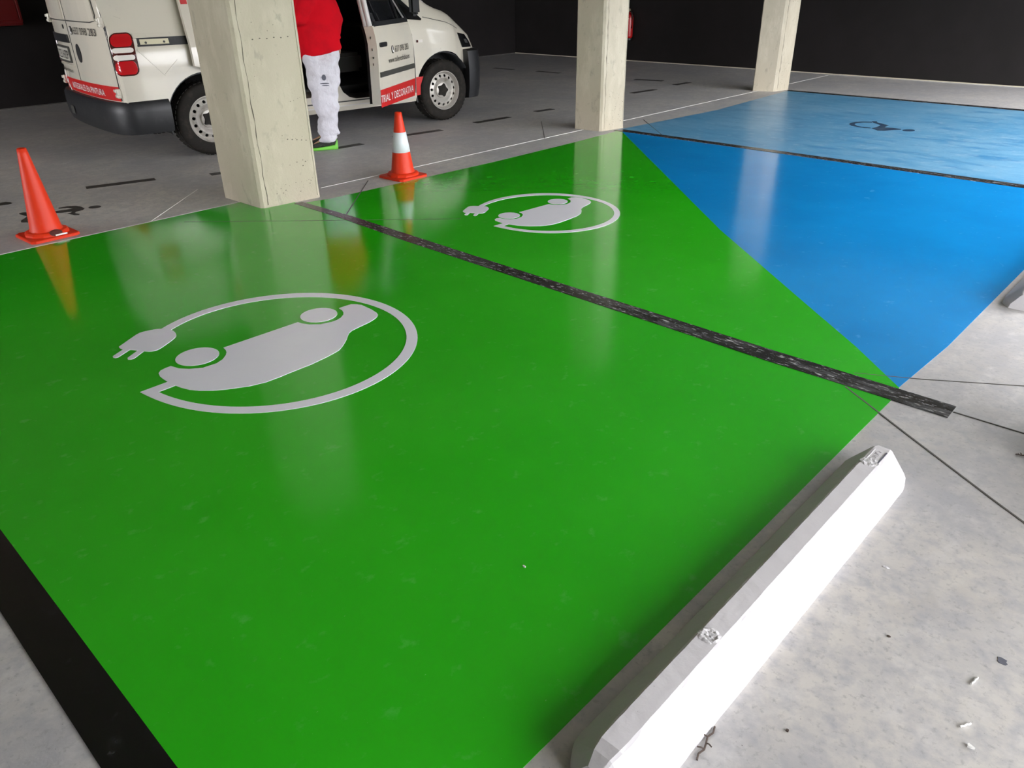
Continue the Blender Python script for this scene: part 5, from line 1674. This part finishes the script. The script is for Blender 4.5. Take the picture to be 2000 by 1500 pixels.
def shoe(ank, toe, parent):
    d = Vector((toe.x - ank.x, toe.y - ank.y, 0)).normalized()
    s = Vector((-d.y, d.x, 0))
    heel = Vector((ank.x, ank.y, 0)) - d * 0.075
    for nm, m_, secs in (
        ('shoe_sole', 'shoe_green', [(0.0, 0.030, 0.004, 0.085), (0.012, 0.036, 0.0, 0.088), (0.028, 0.039, 0.0, 0.046), (0.10, 0.038, 0.0, 0.036), (0.19, 0.046, 0.0, 0.027), (0.25, 0.040, 0.002, 0.027), (0.283, 0.020, 0.008, 0.026)]),
        ('shoe_upper', 'shoe_black', [(0.010, 0.028, 0.036, 0.118), (0.04, 0.040, 0.036, 0.140), (0.09, 0.042, 0.029, 0.132), (0.12, 0.040, 0.028, 0.110), (0.15, 0.038, 0.026, 0.085), (0.21, 0.040, 0.026, 0.062), (0.255, 0.033, 0.025, 0.048), (0.275, 0.015, 0.025, 0.034)])):
        bm = bmesh.new()
        rings = []
        for (t, hw, z0, z1) in secs:
            P = heel + d * t
            c = (z0 + z1) / 2
            ring = []
            for k in range(14):
                a = 2 * math.pi * k / 14
                ca, sa = math.cos(a), math.sin(a)
                ex = 0.7 if nm == 'shoe_upper' else 0.35
                ring.append(bm.verts.new(P + s * hw * math.copysign(abs(ca) ** ex, ca) + Vector((0, 0, c + (z1 - z0) / 2 * math.copysign(abs(sa) ** 0.7, sa)))))
            rings.append(ring)
        for A, B in zip(rings, rings[1:]):
            for k in range(14):
                bm.faces.new((A[k], A[(k + 1) % 14], B[(k + 1) % 14], B[k]))
        bm.faces.new(rings[0][::-1])
        bm.faces.new(rings[-1])
        o = bm_obj(nm, bm, m_, parent, smooth=True)
        if nm == 'shoe_upper':
            bm = bmesh.new()
            for q in range(4):
                t = 0.11 + 0.022 * q
                bm_box(bm, tuple(heel + d * t + Vector((0, 0, 0.106 - 0.011 * q))), (0.05, 0.006, 0.005), Matrix.Rotation(math.atan2(s.y, s.x), 4, 'Z'))
            bm_obj('laces', bm, 'shoe_green', o)


shoe(ankL, toeL, person)
shoe(ankR, toeR, person)
tag(person, 'person in red shirt and white trousers standing between the large pillar and the van', 'person')


# ================================================================ litter on the floor
def flake(name, x, y, r, m, label, h=0.002, n=9, squash=0.6, cat='scrap', z0=0.0):
    pts = []
    for k in range(n):
        a = 2 * math.pi * k / n
        rr = r * rnd.uniform(0.5, 1.15)
        pts.append((rr * math.cos(a), rr * math.sin(a) * squash))
    o = prism(name, pts, z0, z0 + h, m)
    o.location = (x, y, 0)
    return tag(o, label, cat)


def twig(name, x, y, ang, L, m, label, forks=0, cat='twig'):
    bm = bmesh.new()
    d = Vector((math.cos(ang), math.sin(ang), 0))
    s = Vector((-d.y, d.x, 0))
    P = [d * (L * (k / 6 - 0.5)) + s * L * 0.035 * math.sin(k * 2.1) + Vector((0, 0, 0.003)) for k in range(7)]
    tube(bm, P, 0.0022, 5)
    for q in range(forks):
        b = P[2 + q % 4]
        e = b + (d * 0.4 + s * (1 if q % 2 else -1)).normalized() * L * 0.16 + Vector((0, 0, 0.004))
        tube(bm, [b, (b + e) / 2 + Vector((0, 0, 0.003)), e], 0.0016, 5)
    o = bm_obj(name, bm, m)
    o.location = (x, y, 0)
    return tag(o, label, cat)


flake('paint_blot', 0.043, -1.680, 0.013, 'scrap_grey', 'dark grey paint blot on the concrete at the lower right edge', 0.001, 11, 0.9, 'stain')
flake('paper_scrap', 0.031, -1.387, 0.009, 'scrap_white', 'crumpled white scrap on the concrete near the lower right corner', 0.006, 6, 0.5)
twig('straw_piece', 0.074, -1.574, math.radians(-100), 0.03, 'scrap_white', 'short pale straw on the concrete just under the dark grey blot', 0, 'straw')
twig('straw_piece', 0.054, -1.435, math.radians(60), 0.028, 'scrap_white', 'lower pale straw on the concrete, beside the crumpled white scrap', 0, 'straw')
twig('dry_twig', 0.436, -1.025, math.radians(98), 0.095, 'twig', 'dark forked twig lying along the outer foot of the long wheel stop', 3)
twig('dry_twig', 0.222, -2.672, math.radians(25), 0.05, 'twig', 'curled dark twig at the right picture edge below the brown shadow', 4)
flake('paint_chip', 1.0805, -1.1672, 0.007, 'scrap_white', 'tiny white chip lying on the glossy green paint', 0.004, 5, 0.5, 'scrap', T_PAINT)
flake('dark_crumb', 0.359, -1.824, 0.009, 'rough_patch', 'small grey crumb right of the long wheel stop, the upper one', 0.002, 8, 0.7, 'crumb')
flake('dark_crumb', 0.3256, -1.170, 0.005, 'twig', 'tiny black crumb on the concrete right of the long wheel stop, the lower one', 0.003, 6, 0.8, 'crumb')
flake('dark_crumb', 0.2647, -1.580, 0.005, 'twig', 'tiny dark crumb midway between the long wheel stop and the right edge', 0.003, 6, 0.8, 'crumb')
